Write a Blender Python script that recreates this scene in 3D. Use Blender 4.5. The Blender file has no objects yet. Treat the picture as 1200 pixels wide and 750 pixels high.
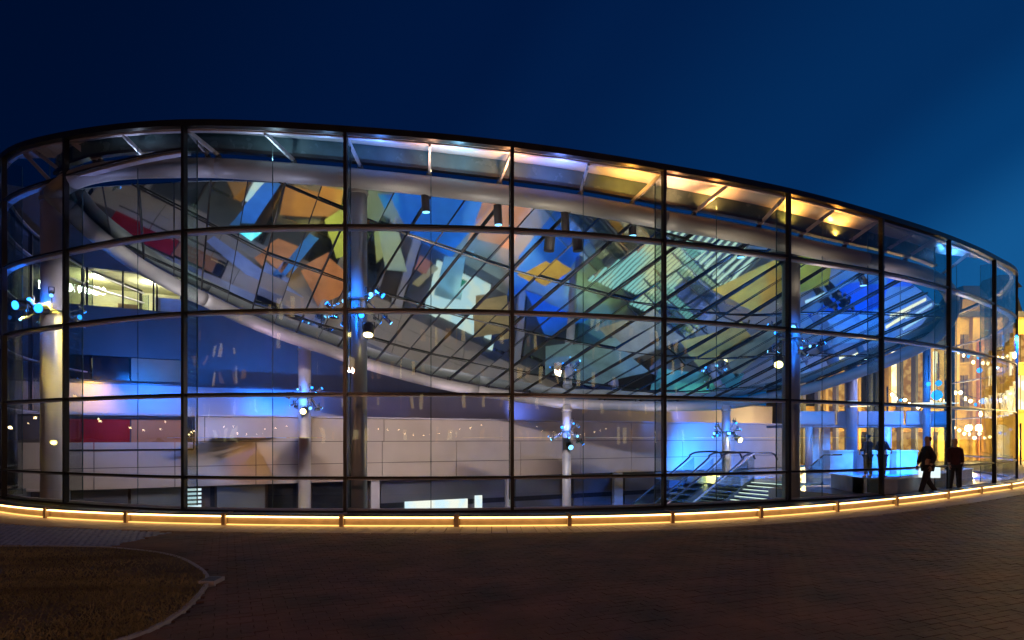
import bpy, bmesh, math, random
from mathutils import Vector, Matrix
random.seed(7)
C = bpy.context.scene.collection
scene = bpy.context.scene
# ------------------------------------------------------------------ camera
cam_d = bpy.data.cameras.new('camera'); cam = bpy.data.objects.new('camera', cam_d); C.objects.link(cam)
cam.location = (0, 0, 1.6); cam.rotation_euler = (math.pi/2, 0, 0)
cam_d.sensor_width = 36; cam_d.lens = 22.5; cam_d.shift_y = 0.115
cam_d.clip_start = 0.05; cam_d.clip_end = 2000
scene.camera = cam
scene.view_settings.view_transform = 'Standard'; scene.view_settings.look = 'None'
scene.view_settings.exposure = 0; scene.view_settings.gamma = 1
scene.cycles.use_denoising = True
scene.cycles.max_bounces = 7; scene.cycles.diffuse_bounces = 3; scene.cycles.glossy_bounces = 4
scene.cycles.transparent_max_bounces = 20
scene.cycles.sample_clamp_indirect = 4
scene.cycles.caustics_reflective = False; scene.cycles.caustics_refractive = False
# ------------------------------------------------------------------ world: dusk sky, brighter to the right horizon
world = bpy.data.worlds.new('World'); scene.world = world; world.use_nodes = True
nt = world.node_tree; N = nt.nodes; L = nt.links
for n in list(N): N.remove(n)
tc = N.new('ShaderNodeTexCoord')
dt = N.new('ShaderNodeVectorMath'); dt.operation = 'DOT_PRODUCT'; dt.inputs[1].default_value = (.8, .45, -.45)
mp = N.new('ShaderNodeMath'); mp.operation = 'MULTIPLY_ADD'; mp.inputs[1].default_value = .5; mp.inputs[2].default_value = .5
cr = N.new('ShaderNodeValToRGB'); cr.color_ramp.interpolation = 'EASE'
stops = [(0, (0, .0024, .015)), (.325, (0, .0042, .025)), (.56, (.0003, .0085, .048)), (.62, (.0005, .012, .062)),
         (.77, (.001, .0255, .108)), (.815, (.0015, .042, .158)), (.86, (.006, .092, .28)), (1, (.02, .18, .42))]
el = cr.color_ramp.elements
while len(el) > 1: el.remove(el[-1])
el[0].position = 0; el[0].color = (*stops[0][1], 1)
for p, c in stops[1:]:
    e = el.new(p); e.color = (*c, 1)
bg = N.new('ShaderNodeBackground'); bg.inputs[1].default_value = 1
wo = N.new('ShaderNodeOutputWorld')
L.new(tc.outputs['Generated'], dt.inputs[0]); L.new(dt.outputs['Value'], mp.inputs[0])
L.new(mp.outputs[0], cr.inputs[0]); L.new(cr.outputs[0], bg.inputs[0]); L.new(bg.outputs[0], wo.inputs[0])

# ------------------------------------------------------------------ maths
EYE = 1.6; F = 750.0; HY = 513.0
def at(px, py, D): return Vector(((px-600)/F*D, D, EYE+(HY-py)/F*D))
def gnd(px, py, z=0.0):
    D = (EYE-z)*F/(py-HY); return Vector(((px-600)/F*D, D, z))
def catmull(pts, n):
    out = []
    P = [Vector(p) for p in pts]
    P = [P[0]*2-P[1]] + P + [P[-1]*2-P[-2]]
    for i in range(1, len(P)-2):
        a, b, c, d = P[i-1:i+3]
        for k in range(n):
            t = k/n
            out.append(0.5*((2*b)+(c-a)*t+(2*a-5*b+4*c-d)*t*t+(3*b-a-3*c+d)*t**3))
    out.append(P[-2].copy())
    return out
E1 = Vector((.874, .485, 0)); E2 = Vector((-.485, .874, 0))    # axes of the old museum: along its wall, and into it

# ------------------------------------------------------------------ materials
MATS = {}
def new_mat(name):
    m = bpy.data.materials.new(name); m.use_nodes = True
    for n in list(m.node_tree.nodes): m.node_tree.nodes.remove(n)
    MATS[name] = m; return m, m.node_tree.nodes, m.node_tree.links
def mat(name, col, rough=.6, metal=0, var=.15, scale=3, bump=0, bscale=40, stretch=(1, 1, 1), emit=None, es=0):
    m, n, l = new_mat(name)
    o = n.new('ShaderNodeOutputMaterial'); p = n.new('ShaderNodeBsdfPrincipled')
    l.new(p.outputs[0], o.inputs[0])
    p.inputs['Roughness'].default_value = rough; p.inputs['Metallic'].default_value = metal
    g = n.new('ShaderNodeNewGeometry'); mpn = n.new('ShaderNodeMapping'); mpn.inputs['Scale'].default_value = stretch
    l.new(g.outputs['Position'], mpn.inputs[0])
    nz = n.new('ShaderNodeTexNoise'); nz.inputs['Scale'].default_value = scale; nz.inputs['Detail'].default_value = 6
    l.new(mpn.outputs[0], nz.inputs['Vector'])
    r = n.new('ShaderNodeValToRGB'); r.color_ramp.elements[0].position = .3; r.color_ramp.elements[1].position = .7
    r.color_ramp.elements[0].color = (*[c*(1-var) for c in col], 1); r.color_ramp.elements[1].color = (*[min(1, c*(1+var)) for c in col], 1)
    l.new(nz.outputs['Fac'], r.inputs[0]); l.new(r.outputs[0], p.inputs['Base Color'])
    mr = n.new('ShaderNodeMapRange'); mr.inputs['To Min'].default_value = max(0, rough-.1); mr.inputs['To Max'].default_value = min(1, rough+.1)
    l.new(nz.outputs['Fac'], mr.inputs['Value']); l.new(mr.outputs[0], p.inputs['Roughness'])
    if bump:
        n2 = n.new('ShaderNodeTexNoise'); n2.inputs['Scale'].default_value = bscale; n2.inputs['Detail'].default_value = 5
        l.new(mpn.outputs[0], n2.inputs['Vector'])
        b = n.new('ShaderNodeBump'); b.inputs['Strength'].default_value = bump; b.inputs['Distance'].default_value = .02
        l.new(n2.outputs['Fac'], b.inputs['Height']); l.new(b.outputs[0], p.inputs['Normal'])
    if emit:
        p.inputs['Emission Color'].default_value = (*emit, 1); p.inputs['Emission Strength'].default_value = es
    return m
def emitter(name, col, s, col2=None, scale=3, vscale=(1, 1, 1)):
    m, n, l = new_mat(name)
    o = n.new('ShaderNodeOutputMaterial'); e = n.new('ShaderNodeEmission'); l.new(e.outputs[0], o.inputs[0])
    e.inputs[0].default_value = (*col, 1); e.inputs[1].default_value = s
    if col2:
        g = n.new('ShaderNodeNewGeometry'); mpn = n.new('ShaderNodeMapping'); mpn.inputs['Scale'].default_value = vscale
        l.new(g.outputs['Position'], mpn.inputs[0])
        nz = n.new('ShaderNodeTexNoise'); nz.inputs['Scale'].default_value = scale; nz.inputs['Detail'].default_value = 4
        l.new(mpn.outputs[0], nz.inputs['Vector'])
        r = n.new('ShaderNodeValToRGB'); r.color_ramp.elements[0].position = .42; r.color_ramp.elements[1].position = .58
        r.color_ramp.elements[0].color = (*col, 1); r.color_ramp.elements[1].color = (*col2, 1)
        l.new(nz.outputs['Fac'], r.inputs[0]); l.new(r.outputs[0], e.inputs[0])
    return m
def glass(name, tint, base, power=5, gain=.9, rough=0.0, gtint=(1, 1, 1), wav=0):
    m, n, l = new_mat(name)
    o = n.new('ShaderNodeOutputMaterial'); mx = n.new('ShaderNodeMixShader')
    t = n.new('ShaderNodeBsdfTransparent'); t.inputs[0].default_value = (*tint, 1)
    g = n.new('ShaderNodeBsdfGlossy'); g.inputs[0].default_value = (*gtint, 1); g.inputs['Roughness'].default_value = rough
    lw = n.new('ShaderNodeLayerWeight'); lw.inputs[0].default_value = .5
    pw = n.new('ShaderNodeMath'); pw.operation = 'POWER'; pw.inputs[1].default_value = power
    ma = n.new('ShaderNodeMath'); ma.operation = 'MULTIPLY_ADD'; ma.inputs[1].default_value = gain; ma.inputs[2].default_value = base
    ma.use_clamp = True
    l.new(lw.outputs['Facing'], pw.inputs[0]); l.new(pw.outputs[0], ma.inputs[0])
    l.new(ma.outputs[0], mx.inputs[0]); l.new(t.outputs[0], mx.inputs[1]); l.new(g.outputs[0], mx.inputs[2])
    l.new(mx.outputs[0], o.inputs[0])
    if wav:
        ge = n.new('ShaderNodeNewGeometry'); nz = n.new('ShaderNodeTexNoise'); nz.inputs['Scale'].default_value = 1.3
        nz.inputs['Detail'].default_value = 1
        l.new(ge.outputs['Position'], nz.inputs['Vector'])
        b = n.new('ShaderNodeBump'); b.inputs['Strength'].default_value = wav; b.inputs['Distance'].default_value = .02
        l.new(nz.outputs['Fac'], b.inputs['Height']); l.new(b.outputs[0], g.inputs['Normal'])
    return m

M_black = mat('black_steel', (.012, .012, .014), .35, .3)
M_flange = mat('pale_flange', (.45, .42, .5), .35, .2)
M_tube = mat('lilac_steel_paint', (.2, .195, .2), .5, .0, var=.06)
M_col = mat('column_paint', (.34, .32, .36), .4, .1, var=.06)
M_colshade = mat('shaded_column_paint', (.3, .31, .32), .35, .3, var=.06)  # column tone darkened to stand for weaker light on it
M_fas = mat('green_grey_fascia', (.05, .085, .09), .25, .1)
M_fin = glass('fin_glass', (.74, .8, .8), .04, 4, .3)
M_pane = glass('facade_glass', (.93, .955, .97), .018, 4, .75, wav=.12)
M_roofg = glass('roof_glass', (.34, .37, .42), .62, 3, .36, rough=.036, wav=.05, gtint=(.78, .95, .95))
def frosted():
    m, n, l = new_mat('frosted_edge_glass'); o = n.new('ShaderNodeOutputMaterial'); mx = n.new('ShaderNodeMixShader'); mx.inputs[0].default_value = .6
    t = n.new('ShaderNodeBsdfTransparent'); t.inputs[0].default_value = (.45, .5, .55, 1); p = n.new('ShaderNodeBsdfPrincipled')
    p.inputs['Base Color'].default_value = (.6, .62, .64, 1); p.inputs['Roughness'].default_value = .25
    l.new(t.outputs[0], mx.inputs[1]); l.new(p.outputs[0], mx.inputs[2]); l.new(mx.outputs[0], o.inputs[0]); return m
M_annu = frosted()  # diffuse share added so coloured spots stand in for reflections
M_beam = mat('roof_beam_dark', (.005, .006, .008), .6, 0)
M_strut = mat('bright_strut', (.42, .42, .46), .3, .5)
M_chrome = mat('cable_steel', (.5, .5, .55), .25, .8)
M_panel = mat('beige_wall_panel', (.36, .29, .26), .55, 0, var=.07, scale=1.2, bump=.1)
M_joint = mat('wall_backing', (.06, .045, .045), .8)
M_grey = mat('grey_render', (.11, .12, .135), .7, var=.12, scale=.8, bump=.1)
M_para = mat('pale_parapet', (.34, .31, .36), .5, var=.06, scale=.8)
M_dkpan = mat('slate_panel', (.06, .065, .09), .35, 0, var=.2, scale=.7)
M_dkwin = mat('dark_window', (.015, .017, .025), .08, 0)
M_redwin = mat('oxblood_panel', (.26, .014, .02), .18, 0, var=.3, scale=.6)
M_brnwin = mat('brown_panel', (.34, .14, .07), .3, 0, var=.2, scale=.6)
M_led = emitter('warm_led', (1, .6, .22), 7.5)
M_led2 = emitter('warm_led_line', (1, .54, .14), 1.9)
M_plinth = mat('bronze_plinth', (.3, .21, .12), .5, .1, var=.15, scale=6)
M_apron = mat('apron_stone', (.38, .29, .22), .6, var=.14, scale=4, bump=.15)
M_lamp = mat('lamp_housing', (.03, .03, .035), .4, .5)
M_lampcol = mat('lamp_chrome', (.45, .47, .5), .22, .9)
M_lens_w = emitter('lens_warm', (1, .78, .3), 9)
M_lens_b = emitter('lens_blue', (.02, .25, 1), 5)
M_lens_i = emitter('lens_ice', (.2, .6, 1), 3)
M_floor = mat('basement_stone', (.26, .26, .26), .4, var=.12, scale=1)
M_lobby = mat('lobby_floor', (.36, .38, .42), .22, var=.08, scale=1)
M_white = mat('white_paint', (.7, .7, .7), .5)
M_stairside = mat('stair_steel', (.08, .1, .14), .4, .4)
M_tread = emitter('lit_tread_edge', (.8, 1, .78), 1.3)
M_esc = mat('escalator_panel', (.25, .3, .4), .25, .5)
M_rubber = mat('handrail_rubber', (.01, .01, .012), .4)
M_skin = mat('skin', (.42, .26, .19), .6, var=.08)
M_cloth = mat('dark_coat', (.02, .022, .035), .85, var=.3, scale=12)
M_cloth2 = mat('maroon_coat', (.05, .012, .02), .85, var=.3, scale=12)
M_hair = mat('dark_hair', (.015, .01, .008), .6)

# ------------------------------------------------------------------ mesh builder
class MB:
    def __init__(s): s.v = []; s.f = []
    def quad_prism(s, a, b, c, d, n):
        """slab: quad a,b,c,d extruded by vector n"""
        i = len(s.v)
        s.v += [tuple(p) for p in (a, b, c, d)] + [tuple(p+n) for p in (a, b, c, d)]
        s.f += [(i, i+1, i+2, i+3), (i+7, i+6, i+5, i+4), (i, i+4, i+5, i+1), (i+1, i+5, i+6, i+2), (i+2, i+6, i+7, i+3), (i+3, i+7, i+4, i)]
        return s
    def prism(s, poly, n):
        i = len(s.v); k = len(poly)
        s.v += [tuple(p) for p in poly] + [tuple(p+n) for p in poly]
        s.f += [tuple(range(i, i+k)), tuple(range(i+2*k-1, i+k-1, -1))]
        s.f += [(i+j, i+k+j, i+k+(j+1) % k, i+(j+1) % k) for j in range(k)]
        return s
    def box(s, c, hx, hy, hz, ax=None, ay=None, az=None):
        ax = ax or Vector((1, 0, 0)); ay = ay or Vector((0, 1, 0)); az = az or Vector((0, 0, 1)); c = Vector(c)
        a = c-ax*hx-ay*hy-az*hz; b = c+ax*hx-ay*hy-az*hz; d = c+ax*hx+ay*hy-az*hz; e = c-ax*hx+ay*hy-az*hz
        return s.quad_prism(a, b, d, e, az*2*hz)
    def bar(s, p, q, w, h, up=Vector((0, 0, 1))):
        p = Vector(p); q = Vector(q); d = (q-p); ln = d.length
        if ln < 1e-6: return s
        d.normalize(); sd = d.cross(up)
        if sd.length < 1e-3: sd = d.cross(Vector((1, 0, 0)))
        sd.normalize(); u = sd.cross(d)
        return s.box((p+q)/2, w/2, ln/2, h/2, sd, d, u)
    def tube(s, pts, r, n=10, closed=False, r_end=None):
        pts = [Vector(p) for p in pts]; base = len(s.v); m = len(pts)
        prev = None
        for i, p in enumerate(pts):
            if closed: d = pts[(i+1) % m]-pts[i-1]
            else: d = pts[min(i+1, m-1)]-pts[max(i-1, 0)]
            d.normalize()
            if prev is None:
                ref = Vector((0, 0, 1)) if abs(d.z) < .9 else Vector((1, 0, 0))
                x = d.cross(ref).normalized()
            else:
                x = (prev-d*prev.dot(d)).normalized()
            prev = x; y = d.cross(x)
            rr = r if r_end is None else r+(r_end-r)*i/(m-1)
            if isinstance(r, (list, tuple)): rr = r[i]
            for k in range(n):
                a = 2*math.pi*k/n; s.v.append(tuple(p+x*math.cos(a)*rr+y*math.sin(a)*rr))
        segs = m if closed else m-1
        for i in range(segs):
            j = (i+1) % m
            for k in range(n):
                k2 = (k+1) % n
                s.f.append((base+i*n+k, base+i*n+k2, base+j*n+k2, base+j*n+k))
        if not closed:
            s.f.append(tuple(base+k for k in range(n))[::-1]); s.f.append(tuple(base+(m-1)*n+k for k in range(n)))
        return s
    def build(s, name, material, parent=None, smooth=False, label=None, origin=None):
        off = Vector(parent.location) if parent is not None else Vector((0, 0, 0))
        if parent is not None and parent.parent is not None: off = off+Vector(parent.parent.location)
        me = bpy.data.meshes.new(name)
        if parent is None and origin is None and s.v:
            xs = [v[0] for v in s.v]; ys = [v[1] for v in s.v]; zs = [v[2] for v in s.v]
            origin = Vector(((min(xs)+max(xs))/2, (min(ys)+max(ys))/2, min(zs)))
        oo = origin if (origin is not None and parent is None) else off
        me.from_pydata([(v[0]-oo[0], v[1]-oo[1], v[2]-oo[2]) for v in s.v], [], s.f)
        bm = bmesh.new(); bm.from_mesh(me); bmesh.ops.recalc_face_normals(bm, faces=bm.faces); bm.to_mesh(me); bm.free()
        if smooth:
            for p in me.polygons: p.use_smooth = True
        me.materials.append(material)
        o = bpy.data.objects.new(name, me); C.objects.link(o)
        if parent is not None: o.parent = parent
        else: o.location = oo
        if label: o['label'] = label
        return o
def tag(o, label=None, cat=None, group=None, kind=None):
    if label: o['label'] = label
    if cat: o['category'] = cat
    if group: o['group'] = group
    if kind: o['kind'] = kind
    return o
def thing(name, loc, label, cat, group=None):
    o = bpy.data.objects.new(name, None); o.location = loc; C.objects.link(o); o.empty_display_size = .3
    return tag(o, label, cat, group)
def dup(root, loc, rotz=0, label=None):
    r = root.copy(); C.objects.link(r); r.location = loc; r.rotation_euler = (0, 0, rotz)
    if label: r['label'] = label
    for ch in list(root.children):
        c = ch.copy(); C.objects.link(c); c.parent = r
        for g in ch.children:
            d = g.copy(); C.objects.link(d); d.parent = c
    return r
def aim(o, target):
    d = Vector(target)-o.location; o.rotation_euler = d.to_track_quat('-Z', 'Y').to_euler()
KW, KB = 1.22, 2.5
def spot(pos, target, col, power, size=50, blend=.6, radius=.08):
    l = bpy.data.lights.new('spot_light', 'SPOT'); l.energy = power*(KB if col[2] > 2.5*col[0] else KW); l.color = col
    l.spot_size = math.radians(size); l.spot_blend = blend; l.shadow_soft_size = radius
    o = bpy.data.objects.new('spot_light', l); C.objects.link(o); o.location = pos; aim(o, target); return o
def point(pos, col, power, radius=.1):
    l = bpy.data.lights.new('point_light', 'POINT'); l.energy = power; l.color = col; l.shadow_soft_size = radius
    o = bpy.data.objects.new('point_light', l); C.objects.link(o); o.location = pos; return o

# ------------------------------------------------------------------ key curves
# facade corners in plan (x, depth) and roof edge height above the eye; bays 3..10 face the camera
FP = [(-17.4, 30, 6.9), (-17.7, 26.4, 7.1), (-17.0, 22.6, 7.35), (-15.6, 19.45, 7.6), (-13.56, 17.09, 7.59), (-10.82, 15.52, 7.39),
      (-7.20, 14.06, 6.96), (-3.565, 13.71, 6.65), (0, 13.92, 6.42), (3.50, 14.75, 6.28), (6.94, 16.07, 6.24), (10.12, 17.53, 6.12),
      (13.26, 19.42, 6.11), (16.43, 21.8, 6.18), (19.3, 24.5, 6.3), (21.3, 28.2, 6.3), (22.2, 32.2, 6.2)]
SUB = 6
FC = catmull([(p[0], p[1], p[2]+EYE) for p in FP], SUB)       # fine facade curve, z = roof edge
def fnorm(i):
    a = FC[max(0, i-1)]; b = FC[min(len(FC)-1, i+1)]; t = Vector((b.x-a.x, b.y-a.y, 0)).normalized()
    return Vector((t.y, -t.x, 0))         # outward (towards the camera)
def off(i, d, z): p = FC[i]; n = fnorm(i); return Vector((p.x+n.x*d, p.y+n.y*d, z))
TZ = [.754, 2.554, 4.354, 6.154, 7.954]    # transom heights
# roof sheet
def roof_z(X, D):
    l = .02*max(0, X-4)**2 if X < 9 else .5+.2*(X-9)-.0142*(min(X, 12.5)-9)**2-.1*max(0, X-12.5)
    return 10.42+EYE-.055*X-.309*D+l
def roof_n(X, D):
    return Vector((-(roof_z(X+.1, D)-roof_z(X-.1, D))/.2, .309, 1)).normalized()
def roof_hit(px, py, dz=0):
    x = (px-600)/F; zt = (HY-py)/F; lo, hi = 5, 60
    for _ in range(50):
        m = (lo+hi)/2
        if EYE+zt*m < roof_z(x*m, m)+dz: lo = m
        else: hi = m
    return Vector((x*lo, lo, EYE+zt*lo))
def wall_D(X): return 30+.555*X
FLOOR_Z = -5.5
def bounce(px, py):
    """where the mirror image seen at (px,py) in the roof really stands: ('floor'|'wall', point)"""
    P = roof_hit(px, py); d = Vector(((px-600)/F, 1, (HY-py)/F))
    n = roof_n(P.x, P.y)
    r = d-2*d.dot(n)*n
    tf = (FLOOR_Z-P.z)/r.z
    tw = (30+.555*P.x-P.y)/(r.y-.555*r.x)
    if 0 < tw < tf: return 'wall', P+r*tw
    return 'floor', P+r*tf

# ================================================================== SETTING
g = MB(); g.quad_prism(Vector((-400, -300, -.3)), Vector((400, -300, -.3)), Vector((400, 13, -.3)), Vector((-400, 13, -.3)), Vector((0, 0, .28)))
# ground sheet with the hall's void left open: ring of quads round the building
M_ground = mat('dark_ground', (.035, .03, .028), .9, var=.3, scale=2, bump=.3)
def ground_sheet():
    bm = MB(); z = -.02
    hole = [Vector((p.x, p.y, z)) for p in FC] + [Vector((30, 50, z)), Vector((-20, 50, z))]
    cx, cy = 2, 26
    big = []
    for p in hole:
        d = Vector((p.x-cx, p.y-cy, 0)).normalized(); big.append(Vector((cx, cy, z))+d*700)
    n = len(hole)
    for i in range(n):
        j = (i+1) % n
        k = len(bm.v); bm.v += [tuple(hole[i]), tuple(hole[j]), tuple(big[j]), tuple(big[i])]; bm.f.append((k, k+1, k+2, k+3))
    o = bm.build('ground', M_ground); tag(o, kind='structure'); return o
ground_sheet()

# ------------------------------------------------------------------ pavement with clinker bricks
M_brick = mat('clinker_brick', (.105, .048, .03), .72, var=.7, scale=1.3, bump=.35, bscale=35)
M_bed = mat('brick_joint_sand', (.085, .04, .025), .95, var=.3, scale=8)
KERB = [(-15.6, 18.6), (-13.6, 16.3), (-11.4, 14.0), (-9.35, 12.75), (-7.3, 12.05), (-5.3, 11.68), (-3.3, 11.5), (-1.4, 11.46), (.6, 11.52), (1.9, 11.7), (3.4, 12.1),
        (5.3, 12.9), (7.5, 14.1), (10.4, 16.0), (13.2, 18.1), (16.2, 20.4), (19.2, 23.3), (22.0, 27.0)]
KC = catmull([(x, y, 0) for x, y in KERB], 8)
def knorm(i):
    a = KC[max(0, i-1)]; b = KC[min(len(KC)-1, i+1)]; t = (b-a).normalized(); return Vector((t.y, -t.x, 0))
def koff(i, d, z): p = KC[i]; n = knorm(i); return Vector((p.x+n.x*d, p.y+n.y*d, z))
GK = catmull([(-12, 9.6, 0), (-8.6, 9.35, 0), (-6.3, 9.3, 0), (-5.45, 9.09, 0), (-4.6, 8.63, 0), (-3.9, 7.9, 0), (-3.42, 7.19, 0), (-3.15, 6.42, 0), (-3.0, 5.66, 0), (-3.05, 5.06, 0), (-3.5, 4.3, 0), (-4.8, 3.2, 0), (-7, 2.4, 0)], 6)
def in_poly(x, y, poly):
    c = False; n = len(poly)
    for i in range(n):
        a, b = poly[i], poly[i-1]
        if (a[1] > y) != (b[1] > y) and x < (b[0]-a[0])*(y-a[1])/(b[1]-a[1])+a[0]: c = not c
    return c
GRASS = [(p.x, p.y) for p in GK]+[(-14, 2.4), (-14, 9.6)]
cobble_poly = [tuple(gnd(*q))[:2] for q in [(-20, 638), (60, 640), (122, 641.5), (200, 624), (60, 618), (-20, 610)]]
pv = MB(); pv.quad_prism(Vector((-60, -12, -.06)), Vector((60, -12, -.06)), Vector((60, 10.6, -.06)), Vector((-60, 10.6, -.06)), Vector((0, 0, .042)))
for i in range(len(KC)-1):
    pv.quad_prism(koff(i, .75, -.06), koff(i+1, .75, -.06), Vector((KC[i+1].x, 10.6, -.06)) if abs(KC[i+1].x) < 40 else 0, Vector((KC[i].x, 10.6, -.06)), Vector((0, 0, .042)))
pave = pv.build('pavement', M_bed, origin=Vector((0, 0, 0))); tag(pave, kind='structure')
# kerb line y at given x for pavement bricks' limit
def kerb_y(x):
    for i in range(len(KC)-1):
        a, b = koff(i, .78, 0), koff(i+1, .78, 0)
        if a.x <= x <= b.x: return a.y+(b.y-a.y)*(x-a.x)/(b.x-a.x+1e-9)
    return 11
bw, bl, bt = .1035, .2055, .05
ca, sa = math.cos(math.radians(24)), math.sin(math.radians(24))
cand = []
for i in ():
    for j in range(-90, 190):
        # herringbone
        for o in (0, 1):
            u = (i+j*1.0)*.1; v = (j-i*1.0)*.1
            pass
rows = []
for r in range(-120, 260):
    for c in range(-110, 130):
        u = (c+.5*(r % 2))*.208; v = r*.106
        x = u*ca-v*sa; y = u*sa+v*ca
        if y < 4.7 or y > 19 or abs(x) > y*.86: continue
        if y > kerb_y(x)-.02: continue
        if in_poly(x, y, GRASS) or in_poly(x, y, cobble_poly): continue
        rows.append((y, x))
rows.sort()
bmesh_me = None
def brick_verts(x, y, h, tw, ang):
    c0, s0 = math.cos(ang), math.sin(ang)
    out = []
    for (u, v, z) in ((-bl/2, -bw/2, 0), (bl/2, -bw/2, 0), (bl/2, bw/2, 0), (-bl/2, bw/2, 0)):
        out.append((x+u*c0-v*s0, y+u*s0+v*c0, -.03))
    for k, (u, v) in enumerate(((-bl/2+.002, -bw/2+.002), (bl/2-.002, -bw/2+.002), (bl/2-.002, bw/2-.002), (-bl/2+.002, bw/2-.002))):
        out.append((x+u*c0-v*s0, y+u*s0+v*c0, h+tw[k]))
    return out
BF = [(4, 5, 6, 7), (0, 1, 5, 4), (1, 2, 6, 5), (2, 3, 7, 6), (3, 0, 4, 7)]
near = sorted(rows, key=lambda q: q[0]**2+q[1]**2)[:300]; nearset = set(near)
bme = bpy.data.meshes.new('brick'); bme.from_pydata([tuple(v) for v in brick_verts(0, 0, 0, (0, .001, .002, .001), 0)], [], BF); bme.materials.append(M_brick)
for (y, x) in near:
    o = bpy.data.objects.new('brick', bme); C.objects.link(o); o.parent = pave
    o.location = (x, y, random.uniform(-.001, .003)); o.rotation_euler = (0, 0, math.radians(24)+random.gauss(0, .012))
sb = MB()
for (y, x) in rows:
    if (y, x) in nearset: continue
    i = len(sb.v); h = random.uniform(-.001, .003)
    sb.v += brick_verts(x, y, h, [random.uniform(-.0015, .0015) for _ in range(4)], math.radians(24)+random.gauss(0, .012))
    sb.f += [tuple(i+k for k in f) for f in BF]
o = sb.build('brick_field', M_brick, pave); o['kind'] = 'stuff'
# blue-grey cobble wedge
M_cob = mat('granite_sett', (.15, .21, .36), .55, var=.35, scale=14, bump=.3)
sp = MB(); sp.prism([Vector((p[0], p[1], -.017)) for p in cobble_poly], Vector((0, 0, .004)))
sett = sp.build('paved_wedge', M_bed); tag(sett, kind='structure')
cs = MB(); n_c = 0
for r in range(0, 60):
    for c in range(0, 120):
        x = -13.5+c*.108+.054*(r % 2)+random.uniform(-.006, .006); y = 9.2+r*.104+random.uniform(-.006, .006)
        if not in_poly(x, y, cobble_poly) or y > kerb_y(x)-.03: continue
        i = len(cs.v); h = random.uniform(.0, .008)
        for (u, v, z) in ((-.047, -.045, -.015), (.047, -.045, -.015), (.047, .045, -.015), (-.047, .045, -.015), (-.036, -.034, h), (.036, -.034, h), (.036, .034, h), (-.036, .034, h)):
            cs.v.append((x+u, y+v, z))
        cs.f += [tuple(i+k for k in f) for f in BF]
o = cs.build('granite_setts', M_cob, sett); o['kind'] = 'stuff'
# grass plot, its kerb and blades
M_soil = mat('lawn_soil', (.085, .065, .038), .95, var=.6, scale=1.5, bump=.5, bscale=30)
M_grass = mat('lawn_grass', (.16, .14, .06), .8, var=.5, scale=1.1, stretch=(.5, 2, 1))
M_kstone = mat('kerb_stone', (.26, .26, .28), .6, var=.15, scale=8)
gp = MB(); gp.prism([Vector((x, y, -.05)) for x, y in GRASS], Vector((0, 0, .07)))
lawn = gp.build('lawn_bed', M_soil); tag(lawn, kind='structure')
gb = MB()
for k in range(42000):
    D = 4.6+5.0*random.random()**1.0; x = random.uniform(-.84*D, -2.5)
    if not in_poly(x, D, GRASS): continue
    dens = math.sin(x*1.7+D*2.3)+math.sin(x*.6-D*3.1)
    if random.random() > .62+.25*dens: continue
    a = random.random()*6.28; h = random.uniform(.012, .035); w = .006+.003*random.random()
    i = len(gb.v); lean = random.uniform(.01, .03)
    gb.v += [(x-w*math.cos(a), D-w*math.sin(a), .02), (x+w*math.cos(a), D+w*math.sin(a), .02), (x+lean*math.sin(a), D+lean*math.cos(a), .02+h)]
    gb.f.append((i, i+1, i+2))
def raw(mb, name, m):
    me = bpy.data.meshes.new(name); me.from_pydata(mb.v, [], mb.f); me.materials.append(m)
    o = bpy.data.objects.new(name, me); C.objects.link(o); return o
tag(raw(gb, 'grass', M_grass), 'short dry grass on the plot at the lower left', 'grass', kind='stuff')
kr = thing('lawn_kerb', (-4, 7, 0), 'thin pale stone kerb curving round the dark grass plot', 'kerb')
for i in range(0, len(GK)-4, 3):
    m = MB()
    for k in range(i, min(i+3, len(GK)-1)):
        a, b = GK[k], GK[k+1]; d = (b-a).normalized(); s_ = Vector((d.y, -d.x, 0))*.022; e = d*(.004 if k == i else 0)
        m.quad_prism(a+s_+e+Vector((0, 0, -.04)), b+s_+Vector((0, 0, -.04)), b-s_+Vector((0, 0, -.04)), a-s_+e+Vector((0, 0, -.04)), Vector((0, 0, .068)))
    m.build('kerb_stone', M_kstone, kr)
p = gnd(245, 683)
dr = thing('drain_cover', (p.x, p.y, 0), 'small pale square drain cover set at the bend of the lawn kerb', 'drain')
m = MB(); m.box((p.x+.03, p.y, .01), .085, .13, .035); m.build('frame', M_kstone, dr)
m = MB()
for k in range(-3, 4): m.box((p.x+.03+k*.021, p.y, .047), .006, .1, .003)
m.build('grating', M_black, dr)

# ------------------------------------------------------------------ glowing plinth in front of the glass
apron = MB(); inner = MB()
for i in range(len(KC)-1):
    if i % 3 == 0:
        pass
apr_root = thing('stone_apron', (0, 11, 0), 'pale stone strip running along the foot of the lit plinth', 'paving')
for i in range(0, len(KC)-1):
    m = MB(); g_ = (KC[i+1]-KC[i]).normalized()*.006
    m.quad_prism(koff(i, .78, -.05)+g_, koff(i+1, .78, -.05)-g_, koff(i+1, -.02, -.05)-g_, koff(i, -.02, -.05)+g_, Vector((0, 0, .058+random.uniform(0, .002))))
    m.build('stone_slab', M_apron, apr_root)
tag(apr_root, None, 'paving')
m = MB()
for i in range(len(KC)-1):
    j = min(range(len(FC)), key=lambda q: (FC[q].xy-KC[i].xy).length); j2 = min(range(len(FC)), key=lambda q: (FC[q].xy-KC[i+1].xy).length)
    m.quad_prism(koff(i, -.3, -.05), koff(i+1, -.3, -.05), off(j2, -.35, -.05), off(j, -.35, -.05), Vector((0, 0, .045)))
M_gravel = mat('dark_gravel', (.05, .045, .04), .9, var=.4, scale=30, bump=.6)
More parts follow.
